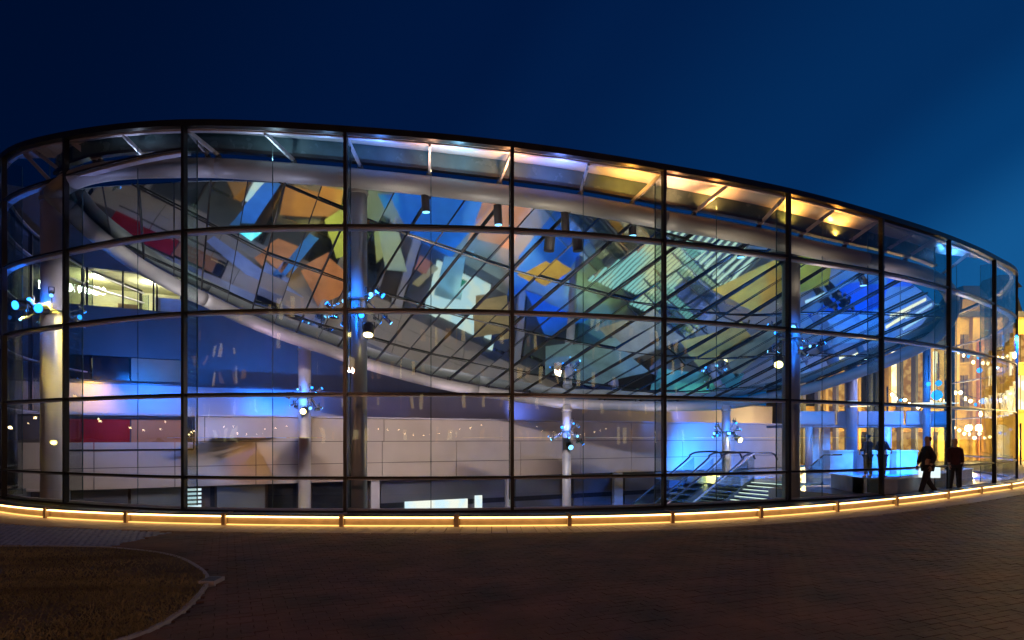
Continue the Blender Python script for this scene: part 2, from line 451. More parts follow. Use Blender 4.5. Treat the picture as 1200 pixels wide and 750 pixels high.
tag(m.build('gravel_strip', M_gravel), kind='structure')
pl = thing('lit_plinth', (0, 11.5, 0), 'low curved bronze plinth with a glowing warm light line along the glass hall', 'light kerb')
def k_at(px):
    best = min(range(len(KC)), key=lambda q: abs(600+F*KC[q].x/KC[q].y-px)); return best
# finer sampling for segment ends
posts_px = [-60, -10, 53, 148, 264, 399, 536, 667, 788, 892, 980, 1050, 1110, 1150, 1185, 1210]
KF = catmull([(x, y, 0) for x, y in KERB], 40)
def kf_n(i):
    a = KF[max(0, i-1)]; b = KF[min(len(KF)-1, i+1)]; t = (b-a).normalized(); return Vector((t.y, -t.x, 0))
def kfo(i, d, z): n = kf_n(i); return Vector((KF[i].x+n.x*d, KF[i].y+n.y*d, z))
def kfi(px): return min(range(20, len(KF)-8), key=lambda q: abs(600+F*KF[q].x/KF[q].y-px))
ids = [kfi(p) for p in posts_px]
for a, b in zip(ids[:-1], ids[1:]):
    if b-a < 3: continue
    steps = list(range(a+1, b-1, 6)); steps.append(b-1)
    body = MB(); top = MB(); led = MB(); led2 = MB()
    for s_, e_ in zip(steps[:-1], steps[1:]):
        body.quad_prism(kfo(s_, -.04, -.04), kfo(e_, -.04, -.04), kfo(e_, -.26, -.04), kfo(s_, -.26, -.04), Vector((0, 0, .225)))
        top.quad_prism(kfo(s_, .03, .19), kfo(e_, .03, .19), kfo(e_, -.28, .19), kfo(s_, -.28, .19), Vector((0, 0, .022)))
        led.quad_prism(kfo(s_, .022, .158), kfo(e_, .022, .158), kfo(e_, -.036, .158), kfo(s_, -.036, .158), Vector((0, 0, .02)))
        led2.quad_prism(kfo(s_, .012, .014), kfo(e_, .012, .014), kfo(e_, -.038, .012), kfo(s_, -.038, .012), Vector((0, 0, .017)))
    pb = body.build('plinth_body', M_plinth, pl); top.build('top_rail', M_black, pl)
    led.build('light_strip', M_led, pb); led2.build('light_line', M_led2, pb)
for a in ids:
    m = MB(); t = Vector((-kf_n(a).y, kf_n(a).x, 0))
    m.box(kfo(a, -.1, .1), .035, .14, .13, t, kf_n(a)); m.build('post', M_plinth, pl)

# ================================================================== GLASS HALL
hall = thing('glass_hall', (0, 20, 0), 'curved glass entrance hall with black mullions, a pale ring tube and a sloping glass roof', 'building')
nb = len(FP)-1
for b in range(nb):
    i0, i1 = b*SUB, (b+1)*SUB
    left = b <= 4 or b == 5
    # panes between transoms
    zt = [-.02]+[z for z in TZ if not (z > 7 and b > 5)]
    # mid heights
    for r in range(len(zt)):
        z0 = zt[r]; last = (r == len(zt)-1)
        m = MB(); 
        for i in range(i0, i1):
            za = FC[i].z-.06 if last else zt[r+1]; zb = FC[i+1].z-.06 if last else zt[r+1]
            if za-z0 < .1: continue
            pa, pb = off(i, 0, 0), off(i+1, 0, 0); na, nbv = fnorm(i), fnorm(i+1)
            k = len(m.v)
            for (p_, n_) in ((pa, na), (pb, nbv)):
                for zz in ((z0, za) if p_ is pa else (z0, zb)):
                    m.v.append((p_.x, p_.y, zz)); m.v.append((p_.x-n_.x*.024, p_.y-n_.y*.024, zz))
            # a: 0 lowF 1 lowB 2 hiF 3 hiB ; b: 4..7
            m.f += [(k, k+4, k+6, k+2), (k+1, k+3, k+7, k+5)]
        if m.v:
            m.build('glass_pane', M_pane, hall, smooth=True)
    # transoms
    for z in TZ:
        if z > 7 and b > 5: continue
        m = MB(); fl = MB()
        for i in range(i0, i1):
            if z > min(FC[i].z, FC[i+1].z)-.15: continue
            m.quad_prism(off(i, .03, z-.025), off(i+1, .03, z-.025), off(i+1, -.05, z-.025), off(i, -.05, z-.025), Vector((0, 0, .042)))
            w = .15 if z > .8 else .08
            fl.quad_prism(off(i, -.055, z-.062), off(i+1, -.055, z-.062), off(i+1, -.055-w, z-.062), off(i, -.055-w, z-.062), Vector((0, 0, .045)))
        if m.v: m.build('transom', M_black, hall); fl.build('transom_flange', M_flange, hall)
    # top rail and sill
    m = MB(); s_ = MB(); e = MB(); h2 = MB()
    for i in range(i0, i1):
        za, zb = FC[i].z, FC[i+1].z; n0, n1 = fnorm(i), fnorm(i+1)
        a, b2 = off(i, .06, za-.13), off(i+1, .06, zb-.13); c, d = off(i+1, -.09, zb-.13), off(i, -.09, za-.13)
        m.quad_prism(a, b2, c, d, Vector((0, 0, .14)))
        e.quad_prism(off(i, -.1, za-.17), off(i+1, -.1, zb-.17), off(i+1, -.19, zb-.17), off(i, -.19, za-.17), Vector((0, 0, .04)))
        s_.quad_prism(off(i, .05, -.05), off(i+1, .05, -.05), off(i+1, -.12, -.05), off(i, -.12, -.05), Vector((0, 0, .09)))
        h2.quad_prism(off(i, -.14, .03), off(i+1, -.14, .03), off(i+1, -.2, .03), off(i, -.2, .03), Vector((0, 0, .035)))
    m.build('top_rail', M_black, hall); e.build('edge_flange', M_flange, hall)
    s_.build('sill', M_black, hall); h2.build('sill_trim', M_flange, hall)
for q in range(len(FP)):
    i = q*SUB; n = fnorm(i); t = Vector((-n.y, n.x, 0)); zt_ = FC[i].z
    m = MB(); m.box(off(i, 0, (zt_-.1)/2), .036, .06, (zt_-.1)/2+.02, t, n); m.build('mullion', M_black, hall)
    m = MB(); m.box(off(i, -.235, (zt_-.25)/2+.05), .011, .15, (zt_-.3)/2, t, n); m.build('glass_fin', M_fin, hall)
    m = MB(); m.box(off(i, -.395, (zt_-.25)/2+.05), .012, .008, (zt_-.3)/2, t, n); m.build('fin_edge', M_fas, hall)
# thin cables in the middle of some bays
for b in range(4, 14):
    i = b*SUB+SUB//2; p = off(i, -.5, 0)
    MB().tube([(p.x, p.y, 0.02), (p.x, p.y, FC[i].z-.25)], .009, 6).build('cable', M_fas, hall)

# ring tube
RING_F = [(62, 229, 16.4), (72, 219, 15.9), (88, 210, 15.7), (112, 203, 15.55), (150, 198.5, 15.45), (200, 197, 15.25), (256, 197, 15.1), (330, 202, 15.05), (404, 208, 15.05),
          (503, 218, 15.15), (604, 230, 15.3), (680, 240, 15.6), (780, 258, 15.85), (855, 271, 16.35), (910, 282, 16.8), (960, 294, 17.35), (1033, 309, 18.3),
          (1075, 319, 19.5), (1104, 332, 20.9)]
RING_B = [(1116, 352, 27), (1110, 378, 30), (1085, 402, 31), (1033, 426, 31), (960, 452, 30.5), (900, 466, 29.5), (848, 474, 28.5), (780, 476, 28), (720, 475, 27.9), (660, 472.5, 28), (620, 467, 27.9),
          (560, 458, 27.6), (500, 446, 27.4), (432, 427, 26.4), (376, 407, 25.3), (332, 392, 24.2), (286, 373, 22.9), (240, 351, 21.6), (216, 340, 21), (171, 316, 19.6), (145, 299, 18.9),
          (120, 281, 18.2), (100, 264, 17.5), (82, 246, 16.9)]
ring_pts = [at(*p) for p in RING_F]+[at(p[0], p[1], 22.4) if k == 0 else roof_hit(p[0], p[1], -.24) for k, p in enumerate(RING_B)]
rc = catmull(ring_pts+[ring_pts[0]], 5)[:-1]
step = 30
nR = len(rc)
for s in range(0, nR, step):
    seg = [rc[k % nR] for k in range(s, min(s+step, nR)+1)]
    MB().tube(seg, .225, 20).build('ring_tube', M_tube, hall, smooth=True)
nF = len(RING_F)*5
# gutter + fascia + edge roof, following the front part of the ring
fr = [rc[k] for k in range(3, nF-6)]
def near_fac(p): return min(range(len(FC)), key=lambda q: (FC[q].xy-p.xy).length)
gut = []; 
for k, p in enumerate(fr):
    a = fr[max(0, k-1)]; b = fr[min(len(fr)-1, k+1)]; t = Vector((b.x-a.x, b.y-a.y, 0)).normalized(); n = Vector((t.y, -t.x, 0))
    gut.append((p, n))
zoff = .42
for s in range(0, len(gut)-1, 6):
    g1 = MB(); g2 = MB(); g3 = MB()
    for k in range(s, min(s+6, len(gut)-1)):
        (p, n), (q, n2) = gut[k], gut[k+1]
        up = Vector((0, 0, 1))
        g1.quad_prism(p+n*.1+up*(zoff-.06), q+n2*.1+up*(zoff-.06), q-n2*.06+up*(zoff-.06), p-n*.06+up*(zoff-.06), up*.07)
        g2.quad_prism(p+n*.05+up*(zoff+.012), q+n2*.05+up*(zoff+.012), q+n2*.03+up*(zoff+.012), p+n*.03+up*(zoff+.012), up*.36)
        A = near_fac(p); B = near_fac(q)
        if False:
            fa = off(A, -.1, FC[A].z-.1); fb = off(B, -.1, FC[B].z-.1)
            g3.quad_prism(fa, fb, q+n2*.06+up*(zoff+.37), p+n*.06+up*(zoff+.37), up*.02)
    g1.build('gutter', M_black, hall); g2.build('fascia_glass', M_fas, hall)
    if g3.v: g3.build('edge_roof_pane', M_annu, hall)
def gproj(f):
    best = None
    for (p, n), (q, n2) in zip(gut[:-1], gut[1:]):
        a = Vector((p.x+n.x*.06, p.y+n.y*.06, p.z+zoff+.37)); b = Vector((q.x+n2.x*.06, q.y+n2.y*.06, q.z+zoff+.37)); e = b-a
        t = max(0, min(1, ((f.x-a.x)*e.x+(f.y-a.y)*e.y)/(e.x**2+e.y**2+1e-9))); c = a+e*t; d = (c.x-f.x)**2+(c.y-f.y)**2
        if best is None or d < best[0]: best = (d, c)
    return best[1]
for b in range(4, 13):
    for h_ in range(2):
        m = MB()
        for i in range(b*SUB+h_*3, b*SUB+h_*3+3):
            f0 = off(i, -.1, FC[i].z-.1); f1 = off(i+1, -.1, FC[i+1].z-.1); g0, g1_ = gproj(f0), gproj(f1)
            if (f0-g0).length > 4.5: continue
            m.quad_prism(f0, f1, g1_, g0, Vector((0, 0, .02)))
        if m.v: m.build('edge_roof_pane', M_annu, hall)
# struts between the top rail and the ring: (top px, low px)
ST = [((27, 176), (45, 182)), ((38, 171), (76, 184)), ((84, 163), (112, 176)), ((86, 163), (120, 175)), ((145, 154), (172, 168)), ((222, 152), (262, 182)), ((223, 160), (238, 170)), ((310, 152), (338, 186)),
      ((408, 158), (418, 195)), ((513, 173), (505, 207)), ((598, 176), (590, 216)), ((693, 188), (672, 226)), ((776, 202), (750, 238)), ((853, 215), (818, 254)),
      ((921, 230), (886, 268)), ((980, 244), (935, 282)), ((1031, 258), (985, 290)), ((1075, 271), (1035, 295)), ((1106, 283), (1060, 306)), ((1145, 303), (1110, 318))]
for (a, b) in ST:
    i = min(range(3*SUB, len(FC)-10), key=lambda q: abs(600+F*FC[q].x/FC[q].y-a[0]))
    k = min(range(nF-4), key=lambda q: abs(600+F*rc[q].x/rc[q].y-b[0]))
    P = off(i, -.14, FC[i].z-.17); Q = Vector((rc[k].x, rc[k].y, rc[k].z+.3))
    R_ = P+(Q-P)
    MB().bar(P, R_, .05, .09).build('strut', M_strut, hall)
    MB().tube([Q, Q-Vector((0, 0, .22))], .07, 8).build('strut_foot', M_beam, hall)

# sloping roof: beams, purlins, panes
RP = [Vector((p.x, p.y)) for p in rc[::3]]
ctr = Vector((sum(p.x for p in RP)/len(RP), sum(p.y for p in RP)/len(RP)))
area = sum(RP[i].x*RP[(i+1) % len(RP)].y-RP[(i+1) % len(RP)].x*RP[i].y for i in range(len(RP)))
# make it convex
def hull(pts):
    pts = sorted(set((round(p.x, 4), round(p.y, 4)) for p in pts))
    def half(ps):
        h = []
        for p in ps:
            while len(h) > 1 and (h[-1][0]-h[-2][0])*(p[1]-h[-2][1])-(h[-1][1]-h[-2][1])*(p[0]-h[-2][0]) <= 0: h.pop()
            h.append(p)
        return h
    a = half(pts); b = half(pts[::-1]); return a[:-1]+b[:-1]
HULL = [Vector(p) for p in hull(RP)]
def clip(poly, shrink=.12):
    out = poly[:]
    n = len(HULL)
    for i in range(n):
        a, b = HULL[i], HULL[(i+1) % n]; e = (b-a)
        if e.length < 1e-4: continue
        nn = Vector((-e.y, e.x)).normalized()
        def dist(p): return (p-a).dot(nn)-shrink
        res = []
        for k in range(len(out)):
            p, q = out[k-1], out[k]; dp, dq = dist(p), dist(q)
            if dp >= 0: 
                if dq >= 0: res.append(q)
                else: res.append(p+(q-p)*(dp/(dp-dq)))
            elif dq >= 0:
                res.append(p+(q-p)*(dp/(dp-dq))); res.append(q)
        out = res
        if len(out) < 3: return []
    return out
L1U = [(-14, 0), (-8, 6.5), (-1.2, 12.4), (2.76, 15.26), (5.85, 16.7), (9.3, 18.1), (13.8, 19.5), (19.1, 20.6), (25, 21.6), (35, 23)]
def L1(u):
    for (a, b), (c, d) in zip(L1U[:-1], L1U[1:]):
        if a <= u <= c: return b+(d-b)*(u-a)/(c-a)
    return 23
def uD(u, D): return Vector((u-.53*D, D))
def P3(v, dz=0): return Vector((v.x, v.y, roof_z(v.x, v.y)+dz))
def seg_clip(a, b, sh):
    """clip segment to hull"""
    t0, t1 = 0, 1; n = len(HULL)
    for i in range(n):
        p, q = HULL[i], HULL[(i+1) % n]; e = q-p
        if e.length < 1e-4: continue
        nn = Vector((-e.y, e.x)).normalized(); da = (a-p).dot(nn)-sh; db = (b-p).dot(nn)-sh
        if da < 0 and db < 0: return None
        if da < 0: t0 = max(t0, da/(da-db))
        elif db < 0: t1 = min(t1, da/(da-db))
    if t1 <= t0: return None
    return a+(b-a)*t0, a+(b-a)*t1
US = [.9+1.75*i for i in range(-5, 20)]
for u in US:
    for half_ in (0, 1):
        uu = u+.875*half_
        r = seg_clip(uD(uu, 8), uD(uu, 42), .02 if not half_ else .12)
        if not r: continue
        a, b = r; npt = 8; m = MB()
        pts = [P3(a+(b-a)*k/npt, -.03) for k in range(npt+1)]
        for p, q in zip(pts[:-1], pts[1:]):
            if half_: m.bar(p, q, .014, .016)
            else: m.bar(p-Vector((0, 0, .01)), q-Vector((0, 0, .01)), .035, .05)
        m.build('roof_beam' if not half_ else 'glazing_bar', M_beam, hall)
for j in range(-1, 6):
    m = MB()
    for k in range(len(US)*2):
        u0 = US[0]+k*.875; u1 = u0+.875
        r = seg_clip(uD(u0, L1(u0)+2.9*j), uD(u1, L1(u1)+2.9*j), .02)
        if r: m.bar(P3(r[0], -.035), P3(r[1], -.035), .03, .03)
    if m.v: m.build('purlin', M_beam, hall)
for u in US:
    for half_ in (0, 1):
        ua = u+.875*half_; ub = ua+.875
        for j in range(-2, 6):
            cell = [uD(ua+.01, L1(ua)+2.9*j), uD(ub-.01, L1(ub)+2.9*j), uD(ub-.01, L1(ub)+2.9*(j+1)), uD(ua+.01, L1(ua)+2.9*(j+1))]
            e = (cell[1]-cell[0]).cross(cell[2]-cell[0]) if False else 0
            poly = clip(cell)
            if len(poly) < 3: continue
            c0 = P3(sum(cell, Vector((0, 0)))/4); 
            # flat pane: plane through the cell centre, tiny tilt of its own
            e_ = .05
            gx = (roof_z(c0.x+e_, c0.y)-roof_z(c0.x-e_, c0.y))/(2*e_)+random.gauss(0, .008)
            gy = -.309+random.gauss(0, .008)
            pts = [Vector((p.x, p.y, c0.z+gx*(p.x-c0.x)+gy*(p.y-c0.y))) for p in poly]
            MB().prism(pts, Vector((0, 0, .02))).build('roof_pane', M_roofg, hall)

# columns
M_yel = None
COLS = [(62, 16.9, .28, 224, 'left'), (419, 15.35, .225, 214, ''), (927, 17.7, .235, 290, ''), (357, 25.0, .235, 402, ''), (664, 27.6, .19, 474, ''), (851, 28.2, .18, 474, '')]
col_xyz = []
for (px, D, r, ty, _) in COLS:
    top = at(px, ty, D); ob = MB().tube([(top.x, top.y, -5.5), (top.x, top.y, top.z-.02)], r, 24).build('column', M_col if px not in (419, 927) else M_colshade, hall, smooth=False)
    for p in ob.data.polygons:
        if abs(p.normal.z) < .5: p.use_smooth = True
    MB().tube([(top.x, top.y, top.z-.3), (top.x, top.y, top.z-.22)], r+.03, 24).build('collar', M_tube, hall)
    col_xyz.append(top)

# ================================================================== OLD MUSEUM BEHIND (wall line D = 30 + .555 X)
mus = thing('museum_block', (-5, 30, 0), 'low beige and grey museum block standing behind the glass hall', 'building')
def WP(X, z, back=0): return Vector((X, wall_D(X), z))+E2*back
def wslab(m, X0, X1, z0, z1, back, th):
    a, b = WP(X0, z0, back), WP(X1, z0, back)
    m.quad_prism(a, b, b+E2*th, a+E2*th, Vector((0, 0, z1-z0)))
def wallx(px, back=0):
    # X where the ray of pixel column px meets the wall plane moved back by `back`
    k = (px-600)/F; D0 = 30+back*(E2.y-.555*E2.x)
    D = D0/(1-.555*k); return k*D - E2.x*back*0, D
def X_of(px, back=0):
    k = (px-600)/F; D = (30+back/.8744)/(1-.555*k)
    P = Vector((k*D, D, 0))-E2*back
    return P.x
m = MB(); wslab(m, X_of(20), X_of(918), -.2, 2.38, .06, .5); m.build('wall', M_joint, mus)
# beige panels laid in three courses with open joints
zc = [-.2, .55, 1.45, 2.4]
joint_px = {0: [20, 110, 205, 300, 448, 535, 610, 680, 740, 800, 860, 918], 1: [20, 110, 205, 300, 448, 535, 610, 680, 740, 800, 860, 918], 2: [20, 77, 240, 450, 600, 740, 850, 918]}
red_x0, red_x1 = X_of(60), X_of(226)
for r in range(3):
    xs = [X_of(p) for p in joint_px[r]]
    for a, b in zip(xs[:-1], xs[1:]):
        if r == 2 and b <= red_x1+.1: continue
        if r == 2 and a < red_x1: a = red_x1+.05
        m = MB(); wslab(m, a+.012, b-.012, zc[r]+.012, zc[r+1]-.012, 0, .05); m.build('wall_panel', M_panel, mus)
# coping
m = MB(); wslab(m, X_of(20), X_of(918), 2.4, 2.46, -.06, .5); m.build('coping', M_para, mus)
# red and brown window
for (p0, p1, mt, lb) in ((60, 153, M_redwin, 'dark red glazed panel'), (153, 215, M_brnwin, 'brown glazed panel'), (215, 226, M_dkwin, 'narrow dark panel')):
    m = MB(); wslab(m, X_of(p0)+.02, X_of(p1)-.02, 1.2, 2.25, .02, .04); o = m.build('window_panel', mt, mus); o['label'] = lb
m = MB(); wslab(m, X_of(60), X_of(227), 1.14, 1.2, -.02, .08); wslab(m, X_of(60), X_of(227), 2.25, 2.31, -.02, .08); wslab(m, X_of(226), X_of(228), 1.2, 2.25, -.02, .08); m.build('window_frame', M_black, mus)
# lower openings, dark panels and piers (z < -.2), recessed
m = MB(); wslab(m, X_of(20), X_of(918), FLOOR_Z, -.2, .5, .3); m.build('lower_wall', M_joint, mus)
low = [(82, 150, M_dkpan), (153, 214, M_grey), (246, 252, M_dkwin), (254, 311, M_grey), (314, 348, M_dkwin), (366, 402, M_dkwin), (446, 594, M_dkpan), (604, 656, M_dkpan), (672, 716, M_dkpan), (732, 778, M_dkpan), (784, 916, M_dkpan)]
for p0, p1, mt in low:
    a, b = X_of(p0, .35), X_of(p1, .35)
    k = max(1, int((b-a)/3)); 
    for q in range(k):
        m = MB(); wslab(m, a+(b-a)*q/k+.01, a+(b-a)*(q+1)/k-.01, FLOOR_Z, -.23, .35, .1); m.build('lower_panel', mt, mus)
m = MB(); wslab(m, X_of(446), X_of(916), -1.42, -1.2, .33, .015); m.build('dark_rail', M_dkwin, mus)
for p0, p1 in ((435, 445), (594, 602), (720, 730), (76, 82), (828, 838), (408, 412)):
    m = MB(); wslab(m, X_of(p0, .1), X_of(p1, .1), FLOOR_Z, -.21, .1, .2); m.build('pier', M_para, mus)
# lit white room opening / screens in the lower wall
M_screen = emitter('white_screen', (.75, .95, 1), 1.1, (1, 1, .85), 1.4)
M_screeng = emitter('green_screen', (.02, .35, .22), .8)
lb = thing('light_box', WP(X_of(510), -4.6), 'wide white light box low on the rear basement wall', 'light box')
m = MB(); wslab(m, X_of(474, .3), X_of(547, .3), -4.6, -1.17, .2, .08); m.build('screen', M_screen, lb)
m = MB(); wslab(m, X_of(474, .3)-.05, X_of(547, .3)+.05, -4.7, -4.6, .18, .12); m.build('frame', M_black, lb)
m = MB(); m.prism([WP(X_of(485, .3), -2.3, .19), WP(X_of(500, .3), -2.5, .19), WP(X_of(520, .3), -4.2, .19), WP(X_of(487, .3), -4.0, .19)], -E2*.01); m.build('picture', M_screeng, lb)
l2 = thing('exit_light', WP(X_of(560), -2), 'small square white light beside the wide light box', 'lamp')
m = MB(); wslab(m, X_of(556, .3), X_of(564, .3), -1.9, -1.05, .2, .08); m.build('lens', M_screen, l2)
m = MB(); wslab(m, X_of(555, .3), X_of(565, .3), -1.95, -1.9, .16, .12); m.build('frame', M_black, l2)
lv = thing('louvre_light', WP(X_of(228, -2), -3, -2), 'narrow upright stack of glowing white louvres at the foot of the beige wall', 'louvre light')
for k in range(16):
    m = MB(); wslab(m, X_of(219, -2), X_of(236, -2), -2.3+.14*k, -2.23+.14*k, -2, .1); m.build('louvre', M_screen, lv)
m = MB(); wslab(m, X_of(216, -2), X_of(219, -2), -5.4, .1, -2, .1); m.build('side_post', M_para, lv)
# set-back parapet and tall upper wall
B2 = 4.0
m = MB(); wslab(m, X_of(-40, B2), X_of(905, B2), -1, 3.75, B2, .2); m.build('parapet', M_para, mus)
m = MB(); wslab(m, X_of(-40, B2), X_of(905, B2), 3.75, 3.82, B2-.05, .35); m.build('coping', M_dkpan, mus)
B3 = 5.2
# tall wall pieces round the window openings
def tall(px0, px1, z0, z1, mt=M_grey, nm='upper_wall'):
    m = MB(); wslab(m, X_of(px0, B3), X_of(px1, B3), z0, z1, B3, .3); return m.build(nm, mt, mus)
tall(-60, 215, 3.5, 4.0); tall(-60, 60, 4.0, 11.5)
tall(60, 215, 5.0, 7.05); tall(60, 215, 8.6, 11.5); 
tall(215, 420, 3.5, 11); tall(420, 640, 3.5, 9)
# window strips
for p0, p1, mt in ((60, 152, M_dkwin), (153, 214, M_brnwin)):
    m = MB(); wslab(m, X_of(p0, B3)+.02, X_of(p1, B3)-.02, 4.02, 4.98, B3+.12, .05); m.build('window', mt, mus)
# glazed strip with lit room behind at upper left
M_room = mat('room_wall', (.62, .6, .38), .6)
m = MB(); wslab(m, X_of(60, B3), X_of(215, B3), 7.0, 7.06, B3+.3, 4); wslab(m, X_of(60, B3), X_of(215, B3), 8.62, 8.7, B3+.3, 4)
wslab(m, X_of(60, B3), X_of(215, B3), 7.06, 8.62, B3+4.3, .1); m.build('room', M_room, mus)
for px in (60, 102, 144, 180, 184, 214):
    m = MB(); wslab(m, X_of(px, B3)-.03, X_of(px, B3)+.03, 7.05, 8.6, B3, .1); m.build('window_mullion', M_black, mus)
m = MB(); wslab(m, X_of(136, B3), X_of(160, B3), 7.06, 7.5, B3+1.5, .5); m.build('cabinet', mat('cabinet_wood', (.25, .18, .1), .5), mus)
m = MB(); wslab(m, X_of(182, B3), X_of(214, B3), 7.06, 7.75, B3+.6, .1); m.build('white_screen', M_white, mus)
rp = WP(X_of(110, B3), 8.3, B3+1.8); point(rp, (1, .88, .5), 260, .2)
rp = WP(X_of(180, B3), 8.3, B3+1.8); point(rp, (1, .95, .7), 160, .2)

# basement floor and sides
m = MB(); m.quad_prism(Vector((-24, 11, FLOOR_Z-.3)), Vector((34, 11, FLOOR_Z-.3)), Vector((34, 60, FLOOR_Z-.3)), Vector((-24, 60, FLOOR_Z-.3)), Vector((0, 0, .3)))
tag(m.build('basement_floor', M_floor), kind='structure')
m = MB()
for i in range(len(FC)-1):
    m.quad_prism(off(i, -.12, FLOOR_Z), off(i+1, -.12, FLOOR_Z), off(i+1, -.4, FLOOR_Z), off(i, -.4, FLOOR_Z), Vector((0, 0, -FLOOR_Z-.06)))
tag(m.build('retaining_wall', M_grey, origin=Vector((0, 20, 0))), kind='structure')

# lobby floor at street level on the right, with the stair cut out
P0 = Vector((10.75, 22.2, 0)); 
lob = MB()
poly = [P0-E2*.6, P0+E2*3.1, P0+E2*9, P0+E2*9+E1*24, off(len(FC)-1, -.3, 0), ]
edge = [off(i, -.42, 0) for i in range(len(FC)-1, 0, -1) if FC[i].x > 9.2]
poly = [P0+E2*8.5, P0+E2*8.5+E1*26] + edge + [P0-E2*.3-E1*3.1, P0-E2*.3]
lob.prism([Vector((p.x, p.y, -.3)) for p in poly], Vector((0, 0, .3))); tag(lob.build('lobby_floor', M_lobby), kind='structure')
# brown step edge in front of lobby floor
# stair
st = thing('grand_stair', P0, 'wide lit stair going down from the lobby with bright white tread edges', 'staircase')
nst = 44; LN = 2.85; run, rise = .225, .122
for k in range(nst):
    a = P0-E1*(run*k)+Vector((0, 0, -rise*(k+1)))
    m = MB(); m.quad_prism(a, a-E1*run, a-E1*run+E2*LN, a+E2*LN, Vector((0, 0, -.05))); 
    m.build('step', M_esc, st)
    m = MB(); b = a+E1*.0
    m.quad_prism(b-E1*(run-.005)+Vector((0, 0, .004)), b-E1*(run*.45)+Vector((0, 0, .004)), b-E1*(run*.45)+E2*LN+Vector((0, 0, .004)), b-E1*(run-.005)+E2*LN+Vector((0, 0, .004)), Vector((0, 0, .012)))
    m.build('lit_nosing', M_tread, st)
for sgn, o_ in ((0, -.06), (1, LN+.02)):
    a = P0+E2*o_; b = a-E1*run*nst+Vector((0, 0, -rise*nst))
    m = MB(); m.quad_prism(a+Vector((0, 0, -.35)), b+Vector((0, 0, -.35)), b+Vector((0, 0, .1)), a+Vector((0, 0, .1)), E2*.04); m.build('stringer', M_stairside, st)
    m = MB(); m.quad_prism(a+Vector((0, 0, .1)), b+Vector((0, 0, .1)), b+Vector((0, 0, .95)), a+Vector((0, 0, .95)), E2*.015); m.build('glass_balustrade', M_fin, st)
    MB().tube([a+E1*1+Vector((0, 0, 1)), a+Vector((0, 0, 1)), b+Vector((0, 0, 1))], .03, 8).build('handrail', M_chrome, st)
# escalators
for q, (o_, lab) in enumerate(((3.5, 'blue lit escalator beside the stair, nearer of the two'), (5.3, 'blue lit escalator farther from the stair'))):
    base = P0+E2*o_+E1*.4
    es = thing('escalator', base, lab, 'escalator', 'escalators beside the stair')
    a = base; b = base-E1*9.5+Vector((0, 0, -5.4)); W = 1.2
    m = MB(); m.quad_prism(a+Vector((0, 0, -.6)), b+Vector((0, 0, -.6)), b+E2*W+Vector((0, 0, -.6)), a+E2*W+Vector((0, 0, -.6)), Vector((0, 0, .45))); m.build('truss', M_stairside, es)
    m = MB()
    for k in range(24):
        c = a+(b-a)*(k/24)+Vector((0, 0, -.12)); m.quad_prism(c+E2*.15, c+E2*.15-E1*.3, c+E2*(W-.15)-E1*.3, c+E2*(W-.15), Vector((0, 0, .06)))
    m.build('step_band', M_esc, es)
    for s_ in (0.02, W-.06):
        up = Vector((0, 0, 1))
        m = MB(); m.quad_prism(a+E2*s_-up*.15, b+E2*s_-up*.15, b+E2*s_+up*.75, a+E2*s_+up*.75, E2*.03); m.build('glass_balustrade', M_fin, es)
        m = MB(); m.quad_prism(a+E2*s_-up*.3, b+E2*s_-up*.3, b+E2*s_-up*.1, a+E2*s_-up*.1, E2*.05); m.build('skirt', M_esc, es)
        pth = catmull([b+E2*(s_+.015)+up*.85, a-E1*1.2+E2*(s_+.015)+up*(.85-.68), a-E1*.2+E2*(s_+.015)+up*.87, a+E1*.6+E2*(s_+.015)+up*.98, a+E1*1.5+E2*(s_+.015)+up*.95, a+E1*1.75+E2*(s_+.015)+up*.7], 5)
        MB().tube(pth, .04, 8).build('handrail', M_rubber, es)

# coloured things added in the hall to mirror as patches in the roof
def patch(name, px_poly, mt, th=.05, lift=0, fz=None):
    ks = [bounce(*q) for q in px_poly]
    cx = sum(q[0] for q in px_poly)/len(px_poly); cy = sum(q[1] for q in px_poly)/len(px_poly)
    kind, _ = bounce(cx, cy)
    if fz is not None: kind = 'floor'
    pts = []
    for q in px_poly:
        P = roof_hit(*q); d = Vector(((q[0]-600)/F, 1, (HY-q[1])/F)); n = roof_n(P.x, P.y); r = d-2*d.dot(n)*n
        if kind == 'floor':
            t = ((FLOOR_Z if fz is None else fz)+.01+lift-P.z)/r.z; pts.append(P+r*t)
        else:
            t = (30-.1+.555*P.x-P.y-lift)/(r.y-.555*r.x); Q = P+r*t; Q.z = max(min(Q.z, -1.95), FLOOR_Z+.05); pts.append(Q)
    m = MB(); m.prism(pts, Vector((0, 0, th)) if kind == 'floor' else -E2*th)
    o = m.build(name, mt); return o, kind
def paint(n, c, **k): return mat(n, c, k.pop('rough', .6), 0, **k)
